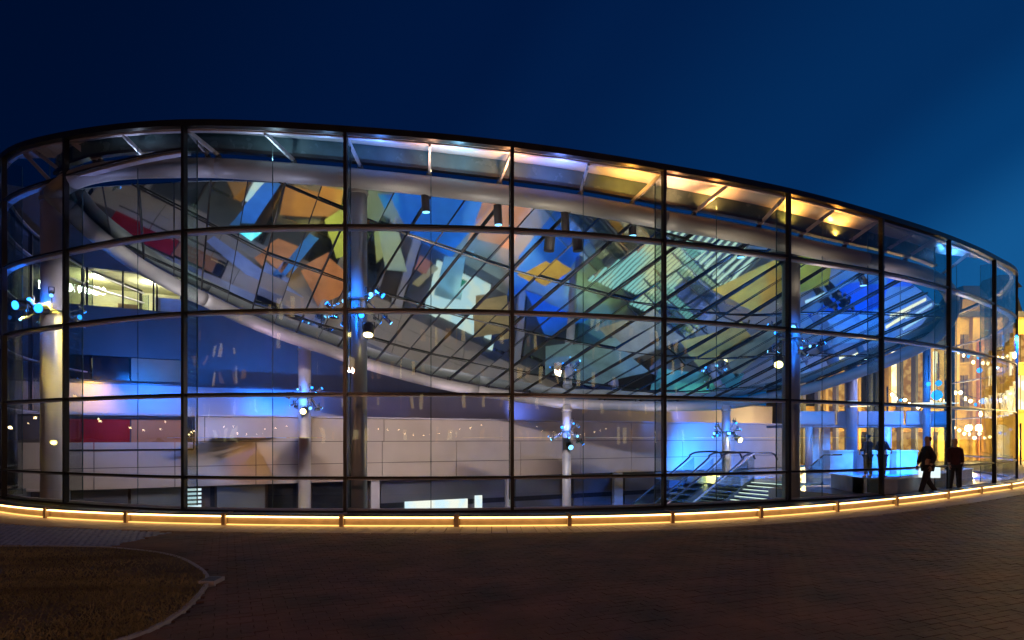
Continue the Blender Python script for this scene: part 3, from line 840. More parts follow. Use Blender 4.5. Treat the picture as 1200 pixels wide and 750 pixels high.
PT = [
 ('added_carpet', [(337, 211), (404, 220), (396, 262), (325, 262)], (.85, .42, .16), 'large salmon orange carpet'),
 ('added_carpet', [(448, 216), (512, 220), (592, 232), (560, 266), (530, 300), (500, 310), (470, 262)], (.03, .22, .75), 'large azure carpet'),
 ('added_carpet', [(570, 234), (614, 243), (598, 298), (550, 286)], (.85, .38, .18), 'coral carpet'),
 ('added_carpet', [(652, 246), (706, 252), (655, 330), (598, 338), (606, 305)], (.03, .2, .75), 'deep azure carpet'),
 ('added_carpet', [(712, 254), (772, 260), (738, 286), (696, 300)], (.9, .45, .06), 'bright orange carpet'),
 ('added_carpet', [(618, 345), (660, 338), (690, 372), (640, 395)], (.03, .2, .75), 'smaller azure carpet'),
 ('added_board', [(222, 222), (232, 224), (248, 262), (246, 272), (222, 255)], (.85, .6, .03), 'bright yellow board on the basement floor'),
 ('added_carpet', [(266, 208), (298, 210), (292, 232), (272, 240)], (.5, .33, .2), 'tan carpet with red seats'),
 ('added_carpet', [(300, 208), (309, 209), (279, 243), (268, 241)], (.75, .4, .12), 'narrow orange carpet strip'),
 ('added_hanging', [(386, 258), (403, 240), (404, 312), (380, 292)], (.62, .6, .18), 'yellow green wall hanging'),
 ('added_hanging', [(316, 300), (334, 283), (352, 292), (330, 320)], (.6, .25, .1), 'rust orange wall hanging'),
 ('added_hanging', [(352, 318), (385, 300), (400, 325), (370, 352)], (.6, .25, .1), 'second rust orange wall hanging'),
 ('added_carpet', [(433, 268), (441, 270), (448, 300), (433, 325)], (.6, .6, .22), 'olive carpet by the column'),
 ('added_board', [(438, 272), (462, 274), (475, 318), (448, 316)], (.8, .85, .5), 'pale yellow display board'),
 ('added_bench', [(490, 300), (506, 309), (498, 323), (484, 315)], (.6, .2, .1), 'brick red bench'),
 ('added_board', [(508, 311), (513, 316), (484, 359), (477, 352)], (.6, .5, .25), 'long tan display board'),
 ('added_hanging', [(520, 302), (548, 297), (537, 355), (508, 352)], (.3, .6, .75), 'pale blue wall hanging'),
 ('added_carpet', [(935, 372), (985, 325), (1033, 330), (1033, 360), (945, 400)], (.03, .2, .75), 'wide royal blue carpet'),
 ('added_carpet', [(1040, 300), (1090, 315), (1085, 340), (1040, 335)], (.04, .2, .6), 'small royal blue carpet'),
]
for nm, pp, c, lb in PT:
    mt = paint('paint_'+lb.replace(' ', '_'), c, var=.12, scale=1.5)
    lobby = sum(q[0] for q in pp)/len(pp) > 925
    o, kd = patch(nm, pp, mt, th=.012 if lobby else .05, fz=0 if lobby else None)
    cat = {'added_carpet': 'added_carpet', 'added_board': 'board', 'added_bench': 'added_bench', 'added_hanging': 'hanging'}[nm]
    tag(o, lb+(' put on the lobby floor to mirror in the roof' if lobby else ' put in the basement to mirror in the roof'), cat)
M_amber = paint('amber_deck', (.85, .42, .05), var=.3, scale=1.2); M_gold = paint('gold_deck', (.9, .62, .06), var=.3, scale=1.2); M_cream = paint('cream_deck', (.7, .55, .3), var=.3, scale=1.2)
for pp, mt, lb in (([(836, 342), (905, 298), (922, 306), (922, 336), (893, 366)], M_amber, 'thin amber sheet added to mirror in the roof, beside the thick right column'), ([(926, 290), (972, 300), (966, 328), (926, 344)], M_gold, 'thin golden sheet added to mirror in the roof, right of the thick right column'),
                   ([(845, 415), (905, 375), (915, 392), (862, 440)], M_cream, 'thin cream sheet added to mirror in the roof, below the amber one')):
    o, kd = patch('added_sheet', pp, mt, th=.01, fz=1.585); tag(o, lb, 'added sheet')  # coloured sheets added edge-on at eye level, seen only mirrored
M_bar = emitter('light_bar_glow', (1, .85, .55), 2.2); M_barw = emitter('light_bar_white', (.55, .8, 1), 1.6)
for k, (x0, y0, x1, y1, w, mt) in enumerate(((1037, 383, 1066, 365, 1.6, M_bar), (1046, 371, 1084, 351, 1.5, M_bar), (1058, 384, 1094, 362, 1.1, M_barw), (1050, 397, 1080, 383, 1.2, M_barw), (985, 422, 1005, 412, 1.4, M_bar), (1060, 372, 1078, 362, 1.0, M_barw), (940, 350, 965, 340, 1.2, M_barw))):
    o, kd = patch('light_bar', [(x0, y0-w), (x1, y1-w), (x1, y1+w), (x0, y0+w)], mt, th=.03, fz=2.9)
    tag(o, 'thin horizontal lamp hung above the lobby, streak %s in the roof reflection' % ['lowest warm', 'upper warm', 'long white', 'lower white', 'far left warm', 'short white', 'leftmost white'][k], 'light bar')
def deckpool(px_, py_, col, e, size, fz):
    P = roof_hit(px_, py_); d = Vector(((px_-600)/F, 1, (HY-py_)/F)); n = roof_n(P.x, P.y); r = d-2*d.dot(n)*n; Q = P+r*((fz-P.z)/r.z)
    spot(Q+Vector((-.6, -1.2, 3.2)), Q, col, e, size, .6, .08)  # spot added to light a deck for its mirror image
for q, (pp, c, lb, lc, le) in enumerate((
  ([(298, 300), (326, 283), (352, 293), (328, 330)], (.7, .26, .1), 'rust orange hung deck, left one of two', (1, .6, .3), 260),
  ([(352, 318), (384, 300), (404, 316), (404, 340), (372, 356)], (.7, .26, .1), 'rust orange hung deck next to the central column', (1, .6, .3), 260),
  ([(316, 332), (362, 278), (373, 284), (328, 338)], (.08, .3, .85), 'narrow azure hung deck lying between two rust ones', (.1, .4, 1), 300),
  ([(247, 282), (256, 276), (356, 350), (348, 362), (300, 330)], (.3, .36, .6), 'long lavender hung deck running diagonally', (.35, .5, 1), 200),
  ([(380, 262), (403, 246), (404, 296), (392, 300)], (.7, .68, .15), 'yellow green hung deck beside the central column', (1, .9, .3), 240),
  ([(252, 302), (272, 312), (284, 334), (282, 352), (250, 330)], (.75, .5, .18), 'gold hung deck at the left end of the lavender one', (1, .7, .3), 260),
  ([(270, 262), (312, 214), (334, 212), (300, 262)], (.06, .22, .6), 'dark azure hung deck beside the salmon carpet', (.1, .4, 1), 260),
  ([(556, 348), (596, 342), (598, 392), (556, 398)], (.5, .36, .2), 'tan hung deck in the middle of the hall', (1, .7, .4), 160),
  ([(772, 430), (872, 436), (860, 464), (764, 458)], (.25, .75, .6), 'turquoise hung deck before the escalators', (.5, 1, .8), 420),
  ([(800, 404), (868, 378), (884, 398), (820, 432)], (.8, .5, .12), 'amber hung deck above the turquoise one', (1, .65, .2), 420),
  ([(640, 408), (720, 398), (760, 436), (690, 452), (640, 440)], (.3, .45, .42), 'sea green hung deck right of the slender central column', (.6, 1, .85), 260),
  ([(608, 318), (640, 300), (668, 318), (640, 338)], (.85, .5, .12), 'gold hung deck between two azure carpets', (1, .65, .25), 260),
  ([(700, 382), (760, 360), (800, 392), (740, 420)], (.4, .36, .26), 'sand coloured hung deck right of the middle', (1, .75, .45), 160))):
    mt = paint('deck_paint_%d' % q, c, var=.3, scale=1.3)  # thin coloured decks added at eye level, seen only as roof reflections
    root_o, kd = patch('added_deck', pp, mt, th=.01, fz=1.585); tag(root_o, lb+', added to mirror in the roof', 'added deck')
    deckpool(sum(v[0] for v in pp)/len(pp), sum(v[1] for v in pp)/len(pp), lc, le*.9, 40, 1.585)
tile, kd = patch('added_light_tile', [(282, 273), (296, 266), (309, 273), (296, 283)], emitter('cyan_tile', (.1, .75, 1), 2.2, (.3, 1, 1), 5), th=.01, fz=1.585); tag(tile, 'small glowing cyan tile added and seen mirrored in the roof at the left', 'added light tile')  # glowing tile added for a bright speck in the roof reflection
# glowing slats added to mirror as the striped patch in the roof
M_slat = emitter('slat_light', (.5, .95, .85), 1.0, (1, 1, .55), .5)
fl = thing('added_slat_floor', (6, 26, -1.5), 'added slatted deck of glowing white bars that mirrors in the roof', 'added light floor')
outline = [(690, 330), (765, 284), (815, 286), (908, 366), (868, 400), (790, 372), (745, 356)]
OP = []
for q in outline:
    P = roof_hit(*q); d = Vector(((q[0]-600)/F, 1, (HY-q[1])/F)); n = roof_n(P.x, P.y); r = d-2*d.dot(n)*n; t = (-1.3-P.z)/r.z; OP.append(P+r*t)
us = [p.dot(E1) for p in OP]; u0, u1 = min(us), max(us); ns = 64
cen = sum(OP, Vector())/len(OP)
for k in range(ns):
    u = u0+(u1-u0)*(k+.5)/ns; w = (u1-u0)/ns*.3
    vs = []
    for i in range(len(OP)):
        a, b = OP[i-1], OP[i]; ua, ub = a.dot(E1), b.dot(E1)
        if (ua-u)*(ub-u) < 0: vs.append((a+(b-a)*((u-ua)/(ub-ua))).dot(E2))
    if len(vs) < 2: continue
    v0, v1 = min(vs), max(vs)
    c0 = E1*u+E2*v0; c1 = E1*u+E2*v1; c0.z = c1.z = -1.3
    MB().quad_prism(c0-E1*w, c0+E1*w, c1+E1*w, c1-E1*w, Vector((0, 0, .04))).build('slat', M_slat, fl)
m = MB(); m.prism([Vector((p.x, p.y, -1.42)) for p in OP], Vector((0, 0, .08))); m.build('deck', M_dkpan, fl)

# ================================================================== LIT BUILDINGS ON THE RIGHT
M_stone = mat('ochre_stone', (.5, .33, .09), .8, var=.15, scale=1.5, bump=.3)
M_ostone = mat('orange_brick', (.5, .2, .07), .8, var=.25, scale=3, bump=.3)
M_slate = mat('slate_roof', (.03, .03, .035), .5, var=.2, scale=4)
M_winlit = emitter('lit_window', (1, .66, .2), 2.2, (1, .85, .5), 1.2)
M_winlit2 = emitter('lit_window_dim', (.9, .5, .14), .8, (.5, .22, .06), 2.5)
vil = thing('stone_villa', (36, 46, 0), 'ochre stone villa with two slate capped towers, lit warm at the right edge', 'building')
YD = 46
def bx(name, px0, px1, y0, y1, mt, D=YD, dep=6, parent=vil, front=0, lbl=None):
    a = at(px0, y1, D); b = at(px1, y0, D)
    m = MB(); m.quad_prism(Vector((a.x, D-front, a.z)), Vector((b.x, D-front, a.z)), Vector((b.x, D+dep, a.z)), Vector((a.x, D+dep, a.z)), Vector((0, 0, b.z-a.z)))
    o = m.build(name, mt, parent)
    if lbl: o['label'] = lbl
    return o
bx('wall', 1112, 1900, 372, 541, M_stone, dep=10)
bx('cornice', 1108, 1902, 366, 372, M_slate, dep=10.5, front=.4)
# lower wings
for (a, b, t) in ((1131, 1158, 335), (1176, 1196, 322)):
    D = YD+1; x0 = at(a, 0, D).x; x1 = at(b, 0, D).x; z0 = at(0, 366, D).z; z1 = at(0, t, D).z; s_ = (x1-x0)*.13
    m = MB(); m.v = [(x0-s_, D, z0), (x1+s_, D, z0), (x1+s_, D+3, z0), (x0-s_, D+3, z0), (x0+s_, D+.6, z1), (x1-s_, D+.6, z1), (x1-s_, D+2.4, z1), (x0+s_, D+2.4, z1)]
    m.f = [(0, 1, 5, 4), (1, 2, 6, 5), (2, 3, 7, 6), (3, 0, 4, 7), (4, 5, 6, 7), (3, 2, 1, 0)]
    m.build('tower', M_stone if a == 1131 else M_slate, vil)
    m = MB(); m.v = [(x0-.05, D-.1, z1-.9), (x1+.05, D-.1, z1-.9), (x1+.05, D+3, z1-.9), (x0-.05, D+3, z1-.9), (x0+s_*1.2, D+.6, z1+.15), (x1-s_*1.2, D+.6, z1+.15), (x1-s_*1.2, D+2.4, z1+.15), (x0+s_*1.2, D+2.4, z1+.15)]; m.f = [(0, 1, 5, 4), (1, 2, 6, 5), (2, 3, 7, 6), (3, 0, 4, 7), (4, 5, 6, 7), (3, 2, 1, 0)]; m.build('tower_cap', M_slate, vil)
for a in (1116, 1136, 1158, 1182, 1205, 1230): bx('pilaster', a, a+5, 373, 540, M_stone, front=.35, dep=.2)
bx('chimney_breast', 1140, 1152, 400, 540, M_ostone, front=.6, dep=.2, lbl='orange brick pier')
for a, b in [(1122, 1134), (1164, 1178), (1188, 1202), (1212, 1226)]+[(1240+26*k, 1256+26*k) for k in range(24)]:
    for t, bb in ((392, 425), (440, 480)):
        f = bx('window', a, b, t, bb, M_winlit if random.random() < .6 else M_winlit2, front=.06, dep=.1)
        bx('window_sill', a-1, b+1, bb, bb+2, M_stone, front=.2, dep=.1, parent=f); bx('glazing_bar', (a+b)/2-.25, (a+b)/2+.25, t, bb, M_black, front=.1, dep=.03, parent=f)
# arched door
m = MB(); cx = at(1171, 0, YD).x; zt = at(0, 510, YD).z; ws = .75; arc = [Vector((cx-ws, YD-.12, 0)), Vector((cx+ws, YD-.12, 0))]+[Vector((cx+ws*math.cos(t), YD-.12, zt+ws*math.sin(t))) for t in [math.pi*k/10 for k in range(11)]]
m.prism(arc, Vector((0, .1, 0))); m.build('arched_door', M_winlit, vil)
m = MB(); m.tube([Vector((cx+(ws+.12)*math.cos(t), YD-.15, zt+(ws+.12)*math.sin(t))) for t in [math.pi*k/12 for k in range(13)]], .1, 8); m.build('arch_trim', M_stone, vil)
# long arcade behind the lobby, px 930..1110
arc_b = thing('arcade_building', (24, 44, 0), 'long warm lit arcade of tall piers seen through the hall behind the lobby', 'building')
ax0, ax1 = 925, 1112
bx('wall', ax0, ax1, 405, 545, M_stone, D=44, dep=4, parent=arc_b)
bx('roof', ax0, ax1, 400, 405, M_slate, D=44, dep=5, parent=arc_b, front=.3)
px = ax0
k = 0
while px < ax1-12:
    w = random.choice((9, 12, 14, 17)); c = random.random()
    bx('window', px+1.5, px+w-2, 412, 476, M_winlit if c < .35 else (M_winlit2 if c < .75 else M_dkwin), D=44, dep=.1, parent=arc_b, front=.06)
    bx('shop_window', px+1.5, px+w-2, 506, 540, M_winlit2 if c < .6 else M_dkwin, D=44, dep=.1, parent=arc_b, front=.06)
    bx('pier', px-1.5, px+1.5, 405, 543, M_grey if k % 3 else M_stone, D=44, dep=.1, parent=arc_b, front=.5)
    px += w; k += 1
for x in (19, 23, 27): point((x, 41.5, 2.2), (1, .62, .2), 700, .2)
for x, e in ((30.5, 1), (34.5, 1), (38.5, 1)): point((x, 42.6, 1.2), (1, .66, .2), 1500, .2)
for x in (32, 36, 40): point((x, 42.0, 7.5), (1, .7, .25), 1500, .2)
for x in (33, 37): point((x, 43.5, 11.2), (1, .72, .3), 500, .05)
for x in (48, 58, 68): point((x, 41.0, 4), (1, .66, .2), 2600, .2)

M_bulb = emitter('bulb_glow', (1, .7, .3), 25); M_bulbb = emitter('bulb_blue', (.03, .35, 1), 3)
for q, (px0, px1, D_, py0, lab) in enumerate(((1112, 1192, 36, 402, 'festoon of bulbs high in front of the villa'), (1108, 1190, 33, 448, 'festoon of bulbs at mid height in front of the villa'), (1040, 1112, 38, 455, 'festoon of bulbs in front of the arcade'), (1112, 1196, 38, 492, 'lowest festoon of bulbs in front of the villa'))):
    A_f, B_f = at(px0, py0, D_), at(px1, py0+6, D_); t_ = thing('light_festoon', (A_f.x, D_, 0), lab, 'string lights')
    for e_ in (A_f, B_f): MB().tube([(e_.x, e_.y, 0), (e_.x, e_.y, e_.z+.1)], .05, 8).build('pole', M_black, t_)
    cab = [A_f+(B_f-A_f)*k/14-Vector((0, 0, .7*math.sin(math.pi*k/14))) for k in range(15)]
    MB().tube(cab, .015, 5).build('cable', M_black, t_)
    for v in cab[1:-1]:
        v = v+Vector((0, 0, random.uniform(-.25, .1))); MB().tube([v-Vector((0, 0, .02)), v-Vector((0, 0, .1)), v-Vector((0, 0, .2))], [.03, random.uniform(.05, .11), .03], 8).build('bulb', M_bulb if random.random() < .75 else M_bulbb, t_)
for q, (px_, py_, r_) in enumerate(((1098, 463, .24), (1100, 449, .14), (1088, 450, .1), (1148, 434, .12), (1152, 470, .14))):
    c = at(px_, py_, 29); t_ = thing('blue_globe_lamp', c, ['largest glowing blue globe lamp near the right end', 'blue globe lamp just above the largest one', 'small blue globe lamp left of the largest one', 'upper blue globe lamp in front of the villa', 'lower blue globe lamp in front of the villa'][q], 'lamp')
    MB().tube([c-Vector((0, 0, r_)), c-Vector((0, 0, r_*.7)), c, c+Vector((0, 0, r_*.7)), c+Vector((0, 0, r_))], [r_*.1, r_*.7, r_, r_*.7, r_*.1], 14).build('globe', M_bulbb, t_, smooth=True)
    MB().tube([c+Vector((0, 0, r_)), c+Vector((0, 0, r_+1.2))], .02, 6).build('stem', M_black, t_)
    point(c-Vector((0, 1, 0)), (.02, .25, 1), 90, .02)
# lobby fittings
lw = thing('lobby_gallery', (16, 30, 0), 'pale gallery parapet crossing above the lobby on slim columns', 'balcony')
a = at(928, 500, 30); b = at(1112, 500, 30)
m = MB(); m.quad_prism(Vector((a.x, 30, 2.1)), Vector((b.x, 30, 2.1)), Vector((b.x, 33, 2.1)), Vector((a.x, 33, 2.1)), Vector((0, 0, .12))); m.build('slab', M_para, lw)
for p0, p1 in ((928, 978), (980, 1000), (1004, 1058), (1060, 1112)):
    a = at(p0, 0, 30); b = at(p1, 0, 30); m = MB(); m.quad_prism(Vector((a.x+.03, 29.9, 2.22)), Vector((b.x-.03, 29.9, 2.22)), Vector((b.x-.03, 29.98, 2.22)), Vector((a.x+.03, 29.98, 2.22)), Vector((0, 0, .62))); m.build('parapet_panel', M_para, lw)
for px_ in (948, 998, 1040, 1086):
    p = at(px_, 0, 29.6); MB().tube([(p.x, p.y, 0), (p.x, p.y, 7.2 if px_ in (998, 1086) else 2.1)], .16 if px_ != 998 else .24, 14).build('column', M_col, lw, smooth=True)
M_deskm = mat('desk_laminate', (.55, .6, .7), .35)
for (px_, py_, w, lab) in ((982, 552, .5, 'small pale ticket gate left in the lobby'), (1023, 553, .55, 'pale ticket gate between the two standing visitors'), (1058, 553, .45, 'pale ticket gate near the right mullion')):
    p = gnd(px_, 556)
    t_ = thing('ticket_gate', (p.x, p.y, 0), lab, 'gate', 'ticket gates in the lobby')
    m = MB(); m.box((p.x, p.y, .5), w, .3, .5); m.build('housing', M_deskm, t_)
    m = MB(); m.box((p.x, p.y, 1.03), w+.03, .33, .025); m.build('top', M_white, t_)
p = gnd(1050, 572)
cd = thing('reception_counter', (p.x, p.y, 0), 'long curved low pale counter in the blue lit lobby', 'counter')
pts = catmull([gnd(985, 573), gnd(1020, 580), gnd(1060, 579), gnd(1105, 571), gnd(1140, 563)], 5)
m = MB(); tp = MB()
for a, b in zip(pts[:-1], pts[1:]):
    m.quad_prism(a, b, b+Vector((0, .6, 0)), a+Vector((0, .6, 0)), Vector((0, 0, .42)))
    tp.quad_prism(a+Vector((0, -.05, .421)), b+Vector((0, -.05, .421)), b+Vector((0, .65, .421)), a+Vector((0, .65, .421)), Vector((0, 0, .03)))
m.build('front_panel', M_deskm, cd); tp.build('top', M_white, cd)
m = MB(); q = pts[len(pts)//2]; m.box((q.x+.9, q.y+.3, .6), .22, .15, .15); m.build('sign', M_screen, cd)
# slim white tapering fins/pillars at the lobby's left
for px_ in (955, 968):
    p = at(px_, 0, 31); t_ = thing('lobby_pylon', (p.x, p.y, 0), 'tall pale tapering pylon at the left of the lobby' if px_ == 955 else 'second pale pylon right beside the tapering one', 'pylon')
    m = MB(); m.v = [(p.x-.35, p.y, 0), (p.x+.2, p.y, 0), (p.x+.2, p.y+.3, 0), (p.x-.35, p.y+.3, 0), (p.x-.05, p.y, 2.05), (p.x+.2, p.y, 2.05), (p.x+.2, p.y+.3, 2.05), (p.x-.05, p.y+.3, 2.05)]
    m.f = [(0, 1, 5, 4), (1, 2, 6, 5), (2, 3, 7, 6), (3, 0, 4, 7), (4, 5, 6, 7), (3, 2, 1, 0)]; m.build('body', M_white, t_)
    m = MB(); m.box((p.x-.05, p.y+.15, .03), .42, .22, .03); m.build('base', M_dkpan, t_)

# ================================================================== SPOTLIGHTS
def lamp_head(parent, pos, d, r=.11, ln=.26, lens=M_lens_w, house=M_lamp):
    pos = Vector(pos); d = Vector(d).normalized()
    h = MB().tube([pos-d*ln*.5, pos-d*ln*.3, pos+d*ln*.5], [r*.6, r*.95, r], 12).build('lamp_head', house, parent)
    sd = d.cross(Vector((0, 0, 1)));
    if sd.length > .05:
        sd.normalize(); y_ = MB()
        for q in (-1, 1): y_.bar(pos+sd*q*(r*1.08), pos+sd*q*(r*1.08)+Vector((0, 0, .16)), .012, .02)
        y_.bar(pos-sd*r*1.1+Vector((0, 0, .16)), pos+sd*r*1.1+Vector((0, 0, .16)), .02, .012); y_.build('yoke', M_lamp, h)
    MB().tube([pos+d*(ln*.5+.001), pos+d*(ln*.5+.02)], r*.86, 12).build('lens', lens, h)
def cluster(px_, py_, D, label, colrad, heads, blues=10):
    c = at(px_, py_, D)
    t_ = thing('spotlight_cluster', c, label, 'spotlights', 'spotlight clusters on the hall columns')
    # clamp ring and arms
    MB().tube([(c.x+(colrad+.06)*math.cos(a), c.y+(colrad+.06)*math.sin(a), c.z) for a in [k*math.pi/8 for k in range(17)]], .03, 6).build('clamp_ring', M_lampcol, t_)
    for k in range(blues):
        a = k*2*math.pi/blues+.4+random.uniform(-.3, .3); rr = colrad+.16+.34*random.random(); z = c.z+random.uniform(-.45, .45)
        p = Vector((c.x+rr*math.cos(a), c.y+rr*math.sin(a), z))
        MB().bar((c.x+colrad*math.cos(a), c.y+colrad*math.sin(a), c.z), p, .03, .03).build('arm', M_lampcol, t_)
        lamp_head(t_, p, (math.cos(a)*.8, math.sin(a)*.8, random.uniform(-.9, .7)), random.uniform(.035, .075), .24, M_lens_b if k % 2 else M_lens_i, M_lampcol)
    for (dx, dz, dr, ln_) in heads:
        p = c+Vector((dx, -colrad-.15, dz)); lamp_head(t_, p, dr, .13, .3, ln_)
    return c
BL = (.01, .2, 1); WM = (1, .68, .36); LI = (.97, .86, .82)
c0 = cluster(62, 366, 16.9, 'blue spotlights clamped round the leftmost tall column', .28, [(-.5, .1, (-.3, -1, -.2), M_lens_b), (0.05, .0, (0, -1, -.1), M_lens_b)])
c1 = cluster(419, 352, 15.35, 'blue spotlights clamped round the thick dark central column', .225, [(.35, -.75, (0, -.4, -1), M_lens_w)])
c2 = cluster(357, 466, 25, 'spotlights with one bright warm lamp on the slender column left of centre', .235, [(.1, -.5, (.1, -1, -.4), M_lens_w)], 12)
c3 = cluster(664, 506, 27.6, 'small spotlights on the slender column right of centre', .19, [(.1, -.6, (.3, -1, -.5), M_lens_i)], 12)
c4 = cluster(851, 506, 28.2, 'small spotlights on the pale column in front of the escalators', .18, [(.4, -.3, (.5, -1, -.5), M_lens_w)], 12)
c5 = cluster(927, 398, 17.7, 'spotlights with a warm lamp beside the thick column on the right', .235, [(-.5, -.65, (-.3, -.7, -.6), M_lens_w)], 10)
# lamps hanging from the ring
for (px_, py_, D, lb) in ((498, 240, 15.2, 'first from the left, beside the central column'), (583, 255, 15.35, 'second from the left, just left of a mullion'), (662, 264, 15.6, 'third from the left'), (741, 268, 16.1, 'fourth from the left, above the striped reflection'), (806, 280, 16.6, 'fifth from the left'), (868, 294, 17.1, 'sixth from the left, left of the right column'), (1012, 328, 19.1, 'seventh from the left, right of the right column'), (1066, 340, 20.4, 'rightmost')):
    c = at(px_, py_, D); t_ = thing('hanging_spotlight', c, 'black can spotlight under the front tube, '+lb, 'spotlight', 'spotlights under the ring tube')
    MB().tube([c+Vector((0, 0, .55)), c+Vector((0, 0, .25))], .025, 6).build('stem', M_lamp, t_)
    MB().tube([c+Vector((0, 0, .3)), c+Vector((.02, .05, -.15))], .1, 12).build('can', M_lamp, t_)
    MB().tube([c+Vector((.02, .05, -.151)), c+Vector((.021, .052, -.17))], .085, 12).build('lens', M_lens_i, t_)
    if px_ == 662:
        for dx in (-.35, .3):
            MB().tube([c+Vector((dx, .1, -.2)), c+Vector((dx*1.1, .1, -.6))], .13, 12).build('speaker_can', M_lamp, t_)
# small lamps standing on the rear ring
for k, px_ in enumerate((436, 485, 528, 575, 616, 655, 702, 742, 780)):
    i = min(range(nF+10, nR), key=lambda q: abs(600+F*rc[q].x/rc[q].y-px_)); c = rc[i]+Vector((0, -.1, .3))
    t_ = thing('rear_ring_lamp', c, 'small dark floodlight standing on the rear ring tube, number %s from the left' % ['one', 'two', 'three', 'four', 'five', 'six', 'seven', 'eight', 'nine'][k], 'floodlight', 'small lamps on the rear ring tube')
    MB().bar(c-Vector((0, 0, .15)), c+Vector((.12, 0, .25)), .05, .05).build('arm', M_lamp, t_)
    MB().box(c+Vector((.14, -.1, .28)), .13, .06, .1).build('housing', M_lamp, t_)

# ------------------------------------------------------------------ actual light
# general wash from the ring lamps onto floor and rear wall
for px_, D, e, col in ((160, 15.7, 1100, LI), (300, 15.3, 1250, (1, .8, .74)), (498, 15.4, 1550, (1, .77, .62)), (583, 15.5, 1250, (1, .77, .66)), (662, 15.8, 1350, (1, .84, .68)), (741, 16.3, 500, (1, .85, .7)), (868, 17.3, 500, (.1, .35, 1)), (1012, 19.3, 1200, (.1, .35, 1))):
    i = min(range(nF), key=lambda q: abs(600+F*rc[q].x/rc[q].y-px_)); c = rc[i]+Vector((0, .3, -.55))
    X = c.x*1.35; spot(c, (X, wall_D(min(X, 8)), -1.5), col, e, 95, .8, .1)
# floor wash
for (x, y, e, col) in ((-6, 22, 420, (1, .9, .7)), (0, 24, 450, (.8, .95, .9)), (6, 26, 450, (1, .9, .6))):
    spot((x, y-4.5, roof_z(x, y-4.5)-.6), (x, y+1, FLOOR_Z), col, e, 110, .8, .1)
# saturated accents
def wallpt(px_, z, back=0): return WP(X_of(px_, back), z, back)
spot(wallpt(172, 3.5, 1.6), wallpt(172, 3.1, B2), BL, 330, 125, .9)
spot(wallpt(318, 2.7, 2.2), wallpt(318, 3.3, B2), BL, 330, 125, .9)
spot(wallpt(100, 4.0, 2.4), wallpt(98, 3.1, B2), (1, .5, .06), 420, 90, .9)
spot(wallpt(830, .2, -3), wallpt(835, .2), BL, 3200, 115, .9)
spot(wallpt(770, 2.9, -.9), wallpt(770, 2.0), BL, 30, 120, .9)
spot(wallpt(612, 2.7, 2.9), wallpt(612, 3.3, B2), (.15, .25, 1), 60, 110, .9)
spot(wallpt(803, 2.7, 2.9), wallpt(803, 3.3, B2), (.15, .25, 1), 60, 110, .9)
spot(c0+Vector((-.6, .3, -.2)), c0+Vector((-.3, .5, 4)), BL, 150, 110)
spot(c0+Vector((.1, -.75, .6)), c0+Vector((.0, .3, -3.5)), (1, .7, .05), 1600, 70)
spot(c0+Vector((.6, 1.5, -.2)), (-13, 24, 5), BL, 650, 110)
spot(c1+Vector((-.6, .2, 0)), c1+Vector((0, .4, -5)), BL, 160, 70)
spot(c4+Vector((.4, -.7, .6)), c4+Vector((0, 0, -3)), (1, .9, .6), 160, 60)
spot((13, 24, 6.0), (15, 24.5, 0), BL, 2600, 100)
spot((19, 27, 5.5), (19, 27.5, 0), BL, 1500, 100)
spot((8.5, 22, 4.6), (7.2, 25.5, -2.5), BL, 3200, 85)
spot((14, 26.5, 5), (13, 30, 2.4), (.03, .3, 1), 500, 60)
spot((17, 27, 5), (17, 31, 2.4), (.6, .6, 1), 500, 70)
spot((12.5, 27, 1.5), (12.6, 31, 1.2), (1, .7, .7), 80, 90)
spot((9.5, 21, 4.2), (9.5, 24.5, -.5), (1, .6, .12), 450, 50)  # amber spot added so the stair mirrors orange in the roof
spot((19, 24, 5.5), (20, 30, .5), BL, 1800, 90)
# added unseen spots lighting the underside of the ring tube and the roof edge
for px_, e, col in ((110, 60, (.45, .5, 1)), (230, 50, (.6, .6, .95)), (330, 50, (.7, .7, .95)), (470, 60, (1, .85, .7)), (560, 60, (1, .85, .7)), (650, 60, (1, .82, .6)), (760, 60, (1, .82, .6)), (850, 60, (1, .78, .5)), (950, 60, (1, .75, .5)), (1040, 60, (.9, .7, .7))):
    i = min(range(nF), key=lambda q: abs(600+F*rc[q].x/rc[q].y-px_)); c = rc[i]
    spot(c+Vector((0, -.35, -1.25)), c+Vector((0, .2, 0)), col, e*.8, 140, .9, .08)
for px_, e, col in ((230, 60, LI), (330, 80, (.9, .6, .9)), (430, 90, (1, .7, .8)), (540, 80, (1, .75, .8)), (660, 70, (1, .75, .8)), (780, 70, (1, .75, .8))):
    i = min(range(nF+5, nR), key=lambda q: abs(600+F*rc[q].x/rc[q].y-px_)); c = rc[i]
    spot(c+Vector((0, -1.1, -1.1)), c, col, e*1.3, 140, .9, .08)
for px_, e, col in ((60, 10, (.4, .4, .6)), (150, 14, (.4, .45, .6)), (300, 16, (.35, .5, .6)), (380, 10, (.2, .4, .7)), (450, 20, (.1, .3, 1)), (500, 18, (1, .5, .3)), (545, 22, (.3, .7, 1)), (615, 34, (1, .42, .16)), (668, 30, (.2, .3, 1)), (740, 40, (1, .4, .05)), (792, 30, (1, .4, .15)),
    (855, 34, (1, .36, .08)), (945, 26, (1, .38, .05)), (1005, 26, (1, .36, .05)), (1065, 44, (.05, .3, 1)), (1130, 30, (.1, .4, 1))):
    i = min(range(3*SUB, len(FC)-10), key=lambda q: abs(600+F*FC[q].x/FC[q].y-px_)); spot(off(i, -.5, FC[i].z-.62), off(i, -.55, FC[i].z), col, e*(2.2 if col[2] > 2.5*col[0] else 4.5), 158, .9, .05)  # added coloured spots stand in for reflections in the edge roof
